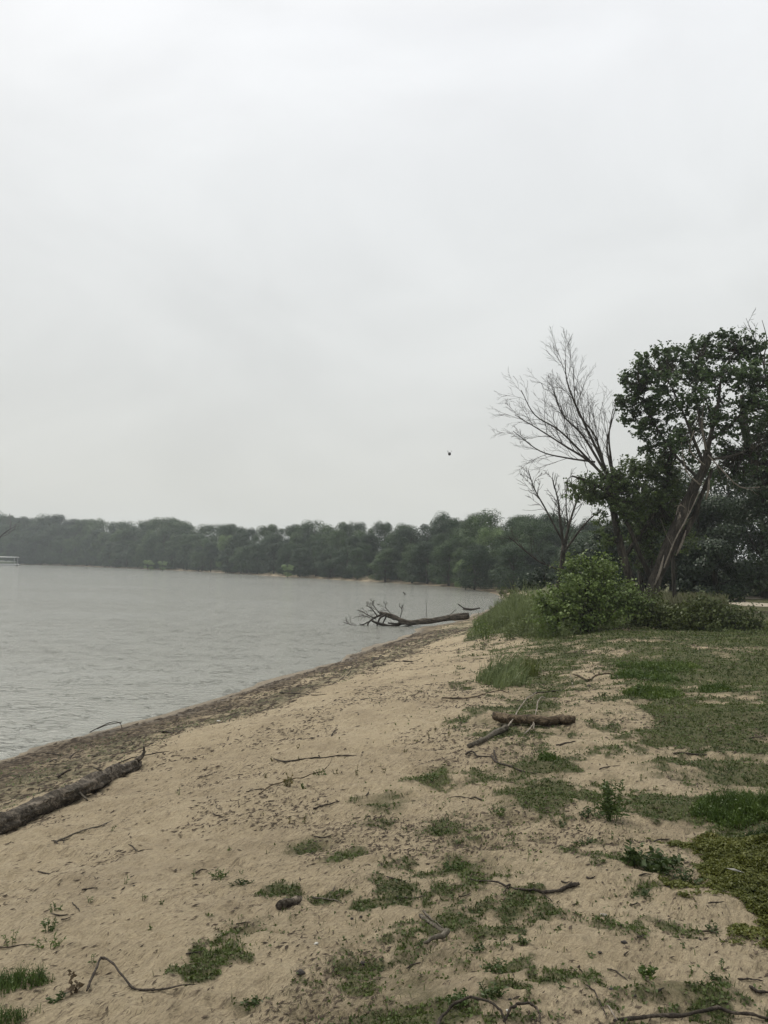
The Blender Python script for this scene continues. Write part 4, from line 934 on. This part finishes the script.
stick('thin twig lying at the left edge above the grass tuft', [(-6,948),(14,947),(33,945)], .005, .004)
stick('chunk of dark driftwood on the weeds at the lower middle left', [(277,909),(284,908),(291,906),(297,904)], .022, .020, M_drift, name='driftwood_chunk', cat='driftwood')
stick('short grey twig pointing up beside the dark driftwood chunk', [(327,902),(331,894),(335,887)], .007, .006, M_greystick, side=[([(312,901),(327,902),(343,906)], .006)])
stick('thin dark stick at the left edge of the central weeds', [(396,898),(410,899),(426,897)], .007, .005)
stick('grey forked driftwood branch on the green weeds in the lower middle', [(419,917),(428,923),(436,930),(447,936.5)], .014, .016, M_greystick, name='forked_branch', cat='branch', side=[([(447,938),(437,942),(424,948)], .016), ([(423,915),(434,923),(446,934)], .007)])
stick('long dark branch with side twigs lying across the sand at lower right centre', [(579,885),(566,889),(553,892),(535,893),(515,891),(507,890)], .017, .008, name='branch', cat='branch', side=[([(510,890),(495,884),(470,882.5)], .007), ([(533,893),(544,896),(552,903)], .005), ([(508,889),(503,895)], .005)])
stick('small dark twig among the weeds left of the centre track', [(483,801),(475,798),(470,799),(462,797.5),(448,799)], .009, .005)
stick('tiny dark curved twig below the left end of the small weeds twig', [(466,784),(478,785),(492,788)], .005, .004, M_brown)
stick('arched dark root at the bottom edge, left half', [(436,1030),(443,1023),(455,1016.5),(471,1013.5),(488,1015),(500,1020),(506,1026)], .009, .007, lift=(0, .02, .04, .05, .04, .03, 0), name='root', cat='root')
stick('arched dark root at the bottom edge, right half', [(504,1024),(511,1019),(518,1017),(530,1016.5),(538,1019),(541,1026)], .008, .007, lift=(0, .03, .04, .04, .02, 0), name='root', cat='root')
stick('long dark branch along the bottom right edge', [(615,1023),(653,1021),(685,1020),(717,1017.5),(739,1018.5),(768,1021),(800,1022)], .011, .010, name='branch', cat='branch', lift=(0, .01, .01, .02, .01, 0, 0))
stick('short pale stick meeting the long branch at the bottom', [(607,1007),(612,1014),(618,1023)], .005, .004, M_pale)
stick('thin curved twig above the pale stick at the bottom', [(586,987),(592,991),(597,998),(603,1010),(607,1020)], .005, .004)
stick('straight thin twig between the curved twig and the light green weed', [(607,970),(617,974),(627,981)], .005, .004)
stick('dark stick at the right edge near the bottom', [(749,989),(758,993),(775,996)], .010, .008)
stick('thin dark stick above the dark stick at the right edge', [(738,980),(750,981),(764,983)], .006, .004)
stick('thin dark stick half buried in the turf at right', [(673,755),(690,756),(707,755.5)], .014, .010)
stick('small dark stick at the right of the branch in the centre', [(586,878),(591,878),(595,877)], .008, .006)
stick('little dark stick right of the weeds near the yellow green mat', [(581,877),(588,878.5),(595,878)], .005, .004) if False else None
stick('small dark wood piece in the debris strip near the lake', [(161,733.5),(167,733.5),(174,733)], .03, .02, M_stick)
rgx = np.random.default_rng(77)
for k in range(46):      # many small twigs strewn over the beach
    if k < 14:
        px, py = rgx.uniform(20, 430), 0; py = np.interp(px, [0, 117, 213, 337, 430], [770, 735, 708, 669, 640])+rgx.uniform(1, 18)
    else: px, py = rgx.uniform(0, 768), 700+300*rgx.uniform(0, 1)**.8
    c = G(px, py); 
    if float(land(np.array([c[0]]), np.array([c[1]]))[0]) < .3: continue
    L = rgx.uniform(8, 24); a = rgx.normal(-.3, .5); dx, dy = L*math.cos(a), L*math.sin(a)*.45
    Dk = c[1]; stick('small dark twig strewn on the beach', [(px-dx/2, py-dy/2), (px+rgx.normal(0, 1.5), py+rgx.normal(0, 1)), (px+dx/2, py+dy/2)], .0028+.0009*Dk, .0015+.0006*Dk, name='twig', cat='twig', group='small twigs strewn on the beach', n=8)

# small stones and litter
def stone(lab, px, py, r, mat, name='stone', cat='stone', flat=.55, seed=0, group=None):
    c = G(px, py); rg_ = np.random.default_rng(seed+int(px)); n1, n2 = 7, 10; V = []; r = r*.62
    for i in range(1, n1):
        for j in range(n2):
            th = math.pi*i/n1; ph = 2*math.pi*j/n2; q = 1+rg_.uniform(-.4, .4); V.append((r*q*math.sin(th)*math.cos(ph)*1.2, r*q*math.sin(th)*math.sin(ph), r*flat*q*math.cos(th)))
    V += [(0, 0, r*flat), (0, 0, -r*flat)]; Q = [(i*n2+j, (i+1)*n2+j, (i+1)*n2+(j+1) % n2, i*n2+(j+1) % n2) for i in range(n1-2) for j in range(n2)]
    T = [((n1-1)*n2, j, (j+1) % n2) for j in range(n2)]+[((n1-1)*n2+1, (n1-2)*n2+(j+1) % n2, (n1-2)*n2+j) for j in range(n2)]
    me = mesh_np(name, V, Q, T, mat, True); o = link(name, me, None, (c[0], c[1], c[2]+r*flat*.5)); tag(o, lab, cat, group); return o
M_stone = plain('grey_stone', (.22, .20, .17), .9); M_litter = plain('white_litter', (.40, .39, .35), .8); M_char = plain('dark_lump', (.03, .026, .022), .95)
stone('scrap of white litter on the debris strip by the lake', 219, 721, .055, M_litter, 'litter_scrap', 'litter', .2)
stone('small white pebble by the arched roots at the bottom', 508, 1011, .010, M_litter, seed=4)
stone('grey stone on the sand left of the yellow green mat', 604, 916, .022, M_stone, seed=5)
stone('pale pebble in the weeds below the dark driftwood chunk', 316, 944, .014, M_litter, seed=6)
for k, (px, py, r) in enumerate([(300,974,.026),(361,917,.012),(352,919,.012),(363,964,.018),(318,812-12,.012),(612,990,.014),(635,996,.012),(660,990,.009),(624,943,.016),(600,953,.012),(607,870,.008),(589,687,.05),(463,802,.012),(510,1000,.010),(398,905,.01),(134,886,.01),(215,955,.009),(120,950,.006),(640,862,.01),(700,940,.01)]):
    stone('small dark lump lying on the sand', px, py, r, M_char, 'clod', 'clod', .6, k, 'small dark clods on the sand')
# feather on the mat
c = G(735, 887); mb = MB(); mb.add([(c[0]-.035, c[1]+.03, c[2]+.085), (c[0], c[1]+.012, c[2]+.092), (c[0]+.04, c[1]-.03, c[2]+.085), (c[0]-.005, c[1]-.008, c[2]+.088), (c[0], c[1], c[2]+.082)], [(0, 1, 2, 3)], [(0, 4, 1), (1, 4, 2), (2, 4, 3), (3, 4, 0)]); tag(mb.build('feather', M_litter, None, c), 'small white feather lying on the yellow green mat', 'feather')

# ------------------------------------------------------------------ single plants
def plant(lab, px, py, hpx, wpx, nst, lpn, lsz, mat, name='weed', group=None, lean=(0, 0), upr=.5, cat='weed', asp=.4, seed=0, flatness=0):
    c = G(px, py); D = math.hypot(c[0], c[1]); H = hpx*D/F; W = wpx*D/F/2; rg_ = np.random.default_rng(seed+int(px*3+py))
    root = newthing(name, c, lab, cat, group); st = MB(); C = []; Sz = []; O = []
    for i in range(nst):
        a = rg_.uniform(0, 6.28); r_ = W*math.sqrt(rg_.uniform(0, 1)); h = H*rg_.uniform(.55, 1)*(1-.45*(r_/max(W, 1e-4))**2)
        foot = np.array([r_*.45*math.cos(a), r_*.45*math.sin(a), -.005]); tip = np.array([r_*math.cos(a)+lean[0]*H, r_*math.sin(a)+lean[1]*H, max(h, .01)])
        gzz = Hp(c[0]+tip[0], c[1]+tip[1])-c[2]; tip[2] += gzz*(1 if flatness else .3)
        s = spline([foot, (foot+tip)/2+np.array([0, 0, h*.12]), tip], 6); st.tube(s, np.linspace(max(.0012, .0022*D/5), .0008*D/5+.0004, 6), 3, cap=False)
        f = np.linspace(.15, 1, lpn)+rg_.uniform(-.05, .05, lpn); f = np.clip(f, 0, 1); k = np.clip((f*5).astype(int), 0, 4)
        q = s[k]+(s[k+1]-s[k])*(f*5-k)[:, None]; dv = runit(rg_, lpn); dv[:, 2] = np.abs(dv[:, 2])*upr; L = lsz*rg_.uniform(.6, 1.2, lpn)*(1.15-.5*f)
        C.append(q+dv*L[:, None]*.5); Sz.append(L); O.append(dv)
    C = np.vstack(C); Sz = np.concatenate(Sz); O = np.vstack(O); n = len(C)
    a = O/np.linalg.norm(O, axis=1)[:, None]; nr = np.cross(a, runit(rg_, n)); nr /= np.linalg.norm(nr, axis=1)[:, None]; nr[nr[:, 2] < 0] *= -1; b = np.cross(nr, a); s_ = Sz[:, None]
    V = np.stack([C-a*s_*.5, C+b*s_*asp*.5+nr*s_*.1, C+a*s_*.5-np.array([0, 0, .1])*s_, C-b*s_*asp*.5+nr*s_*.1], 1).reshape(-1, 3)
    st.build('stems', mat, root, (0, 0, 0)); link('leaves', mesh_np('leaves', V, np.arange(n*4).reshape(-1, 4), None, mat), root)
    return root
def tuft(lab, px, py, hpx, wpx, dpx, n, mat, lean=.4, name='grass_tuft', cat='grass tuft', bias=(0, 0), seed=0, wd=None):
    c = G(px, py); D = math.hypot(c[0], c[1]); H = hpx*D/F; W = wpx*D/F/2; a = G(px, py-dpx/2); b_ = G(px, py+dpx/2); Dp = max(abs(a[1]-b_[1])/2, .04)
    rg_ = np.random.default_rng(seed+int(px)); th = rg_.uniform(0, 6.28, n); rr = np.sqrt(rg_.uniform(0, 1, n)); lump = .55+.9*fbm(np.cos(th)*rr*2.5+9+px, np.sin(th)*rr*2.5+9, seed, 2)
    x = c[0]+W*rr*np.cos(th)*lump; y = c[1]+Dp*rr*np.sin(th)*lump; Pb = snap(x, y)
    h = H*rg_.uniform(.25, 1.1, n)*(1-.55*rr**2)*lump*(.35+1.25*fbm(x*14/D*4, y*14/D*4, seed+3, 3))
    Vb, Qb, Tb = blades(Pb, h, (wd or .0035*D/4)*rg_.uniform(.7, 1.3, n), lean, rg_)
    Vb = Vb.reshape(-1, 5, 3); Vb[:, 4, 0] += bias[0]*h; Vb[:, 2:4, 0] += bias[0]*h[:, None]*.4; Vb = Vb.reshape(-1, 3)
    mb = MB(); mb.add(Vb, Qb, Tb)
    sel = rg_.uniform(0, 1, n) < .7; Vl, Ql = leaves(Pb[sel]+np.stack([rg_.normal(0, .02*D/5, sel.sum())+bias[0]*h[sel]*.4, rg_.normal(0, .02*D/5, sel.sum()), h[sel]*rg_.uniform(.2, .9, sel.sum())], -1), .006*D/1.8*rg_.uniform(.7, 1.3, sel.sum()), rg_, .6, .45); mb.add(Vl, Ql)
    o = mb.build(name, mat, None, c, False); tag(o, lab, cat); return o

for k, (px, py) in enumerate(BANK):
    plant('leafy green stalk rising out of the tall grass on the bank', px, py+6, float(rgk.uniform(18, 30)), 22, 12, 12, .11, M_bush if k % 3 == 0 else M_tall, name='stalk_plant', group='leafy stalks in the tall grass', cat='plant', asp=.32, seed=k)
tuft('large leafy green tuft leaning right on the sand above the crossed logs', 500, 682, 30, 42, 10, 900, M_tall, .6, bias=(.35, 0))
tuft('slim green tuft right of the large leaning tuft', 528, 676, 24, 14, 5, 220, M_shrub, .3)
tuft('tiny bushy green tuft below the brown log', 548, 761, 12, 16, 5, 260, M_clump, .5)
for k, (px, py, h, w_, d_, lab) in enumerate([(656,668,7,66,8,'upper long bright green grass clump in the turf right of the curved branch'),(645,677,8,52,7,'middle bright green grass clump in the stack of three on the turf'),(655,696,10,50,9,'lowest and largest of three bright green grass clumps on the turf'),(716,690,5,26,5,'small bright green grass clump alone in the right turf'),(744,812,18,78,22,'big bright green grass patch at the right edge above the yellow green mat')]):
    tuft(lab, px, py, h, w_, d_, 1500 if k != 4 else 5200, M_clump, .7, name='grass_clump', cat='grass clump', seed=k)
tuft('low green grass clump below the big bright patch at the right edge', 765, 838, 14, 40, 8, 600, M_darkweed, .6)
tuft('small grass tuft in the bottom left corner', 4, 1022, 16, 46, 10, 300, M_weed, .6)
tuft('wide green grass tuft at the left edge near the bottom', 14, 985, 18, 70, 12, 700, M_weed, .6)
plant('tall pointed leafy weed standing in the sand right of centre', 613, 820, 42, 34, 26, 16, .058, M_weed, asp=.28)
plant('small leafy weed at the left foot of the tall pointed weed', 596, 816, 10, 22, 8, 7, .03, M_weed)
plant('dark leafy weed at the left tip of the yellow green mat', 634, 866, 22, 24, 9, 9, .06, M_darkweed, asp=.45)
plant('wide dark leafy weed joined to the yellow green mat', 660, 874, 24, 52, 22, 9, .06, M_darkweed, asp=.45)
plant('dark leafy weed spreading down the left border of the mat', 684, 884, 16, 40, 14, 8, .035, M_darkweed)
plant('small light green rounded weed at the lower right', 647, 978, 12, 28, 16, 7, .026, M_clump, asp=.5)
plant('low dark weed between the branch and the mat', 640, 897, 7, 26, 9, 7, .025, M_darkweed, flatness=1)
plant('green weed with feathery leaves on the left sand', 220, 879, 12, 20, 10, 9, .026, M_weed)
plant('flat dark weed right of the feathery green weed', 241, 885, 5, 26, 9, 7, .026, M_darkweed, flatness=1)
plant('upright green weed near the left edge', 49, 932, 18, 16, 7, 8, .03, M_weed)
plant('sprawling green weed below the upright one near the left edge', 50, 946, 10, 32, 10, 8, .026, M_weed, flatness=1)
plant('small upright weed at the left edge beside the thin twig', 11, 945, 18, 14, 4, 7, .026, M_weed)
plant('wilted weed with brown drooping leaves at the lower left', 71, 996, 22, 16, 5, 6, .036, M_dry, asp=.7)
plant('dark green weed at the foot of the wilted brown weed', 57, 1001, 10, 18, 8, 7, .026, M_darkweed)
plant('small green weed on the upper left sand patch', 55, 911, 8, 14, 6, 6, .024, M_weed)
plant('bushy dark weed on the left side of the central track', 454, 870, 14, 32, 16, 8, .03, M_weed)
plant('dark clump of weed at the upper end of the central track', 440, 834, 9, 24, 10, 7, .026, M_darkweed)
plant('bright leafy weed on the central track beside the dark clump', 498, 815, 11, 20, 10, 8, .03, M_weed)
plant('dark leafy weed on the sand right of the central track', 588, 815, 8, 26, 10, 7, .03, M_darkweed)
plant('flat dark weed on bare sand below the tall pointed weed', 582, 844, 6, 26, 10, 7, .03, M_darkweed, flatness=1)
plant('dark rosette weed by the small dark stick in the centre', 560, 827, 8, 14, 7, 7, .026, M_darkweed)
plant('dark weed near the bottom just right of the green track', 490, 997, 14, 34, 14, 8, .028, M_darkweed)
plant('broad low weed near the bottom right of the forked branch', 496, 970, 12, 36, 14, 8, .028, M_darkweed)
plant('small dark weed on bare sand right of the forked branch', 523, 943, 8, 18, 8, 7, .024, M_darkweed)
plant('flat dark weed beside the grey forked branch', 476, 950, 7, 22, 9, 7, .024, M_darkweed, flatness=1)
plant('bright green weed in the corner of the track near the bottom', 460, 1003, 12, 30, 14, 8, .026, M_weed)
plant('dark green weed at the bottom left of the sand track', 250, 1008, 12, 22, 9, 7, .026, M_darkweed)
plant('small dark weed on the turf near the right branch', 715, 932, 7, 22, 9, 6, .024, M_darkweed)
plant('low green weed on the small turf patch at the bottom right', 722, 984, 9, 26, 10, 7, .024, M_darkweed)
plant('clump of grey green weed left of the crossed logs', 464, 722, 7, 26, 8, 6, .05, M_weed)
plant('low leafy weed under the curved brown branch', 603, 697, 7, 14, 6, 6, .05, M_darkweed)
plant('upright leafy weed at the left foot of the bright grass clumps', 636, 694, 16, 10, 5, 8, .06, M_weed)
plant('small green weed left of the small dark twig', 432, 779, 6, 24, 8, 6, .04, M_weed)
plant('cluster of reddish green seedlings on the curled twig', 289, 786, 16, 12, 7, 6, .038, M_red, asp=.6)
plant('green seedling right of the reddish cluster', 305, 789, 9, 9, 4, 5, .036, M_weed, asp=.6)
plant('leafy green seedling at the end of the curled twig', 320, 776, 9, 14, 5, 5, .034, M_weed, asp=.6)
for k, (px, py, h) in enumerate([(265,779,7),(335,774,9),(357,775,13),(384,773,9),(430,738,10),(405,752,7),(305,823,10),(448,736,7),(418,742,5),(436,730,5),(300,760,7),(298,748,5),(272,762,6),(289,822,8)]):
    plant('small reddish upright seedling on the open sand', px, py, h, 6, 2, 5, .026, M_red, name='seedling', group='reddish seedlings on the open sand', cat='seedling', asp=.55)
for k, (px, py, h) in enumerate([(126,884,14),(143,900,8),(90,902,8),(93,963,12),(162,905,6),(180,795,7),(194,877,8),(242,875,6),(113,830,7),(150,930,6),(345,940,6),(690,975,12),(722,968,14),(684,948,8),(576,830,6),(640,780,8),(590,957,6),(560,930,6),(535,915,8),(548,905,6),(612,840,12),(655,850-60,6),(560,990,8),(577,905,5),(405,830,6),(385,860,6),(230,850,7)]):
    plant('thin green sprout coming up through the sand', px, py, h, 6, 2, 5, .022, M_weed, name='sprout', group='thin green sprouts in the sand', cat='sprout', asp=.45)

# ------------------------------------------------------------------ haze
mb = MB(); V = np.array([(x, y, z_) for x in (-1450, 1450) for y in (-1450, 1450) for z_ in (-6, 45)], float)
mb.add(V, [(0, 1, 3, 2), (4, 6, 7, 5), (0, 4, 5, 1), (2, 3, 7, 6), (0, 2, 6, 4), (1, 5, 7, 3)])
mh = bpy.data.materials.new('haze_air'); mh.use_nodes = True; hn = mh.node_tree; hn.nodes.clear()
ho = N(hn, 'ShaderNodeOutputMaterial'); hv = N(hn, 'ShaderNodeVolumePrincipled'); hv.inputs['Color'].default_value = (.86, .93, .99, 1); hv.inputs['Density'].default_value = .00052; hv.inputs['Anisotropy'].default_value = .2
hn.links.new(hv.outputs[0], ho.inputs['Volume'])
hz = mb.build('haze', mh, smooth_=False); tag(hz, 'thin pale summer haze in the air', 'haze', kind='stuff')
print('trees', ntree, 'objects', len(bpy.data.objects), 'verts', sum(len(m.vertices) for m in bpy.data.meshes))
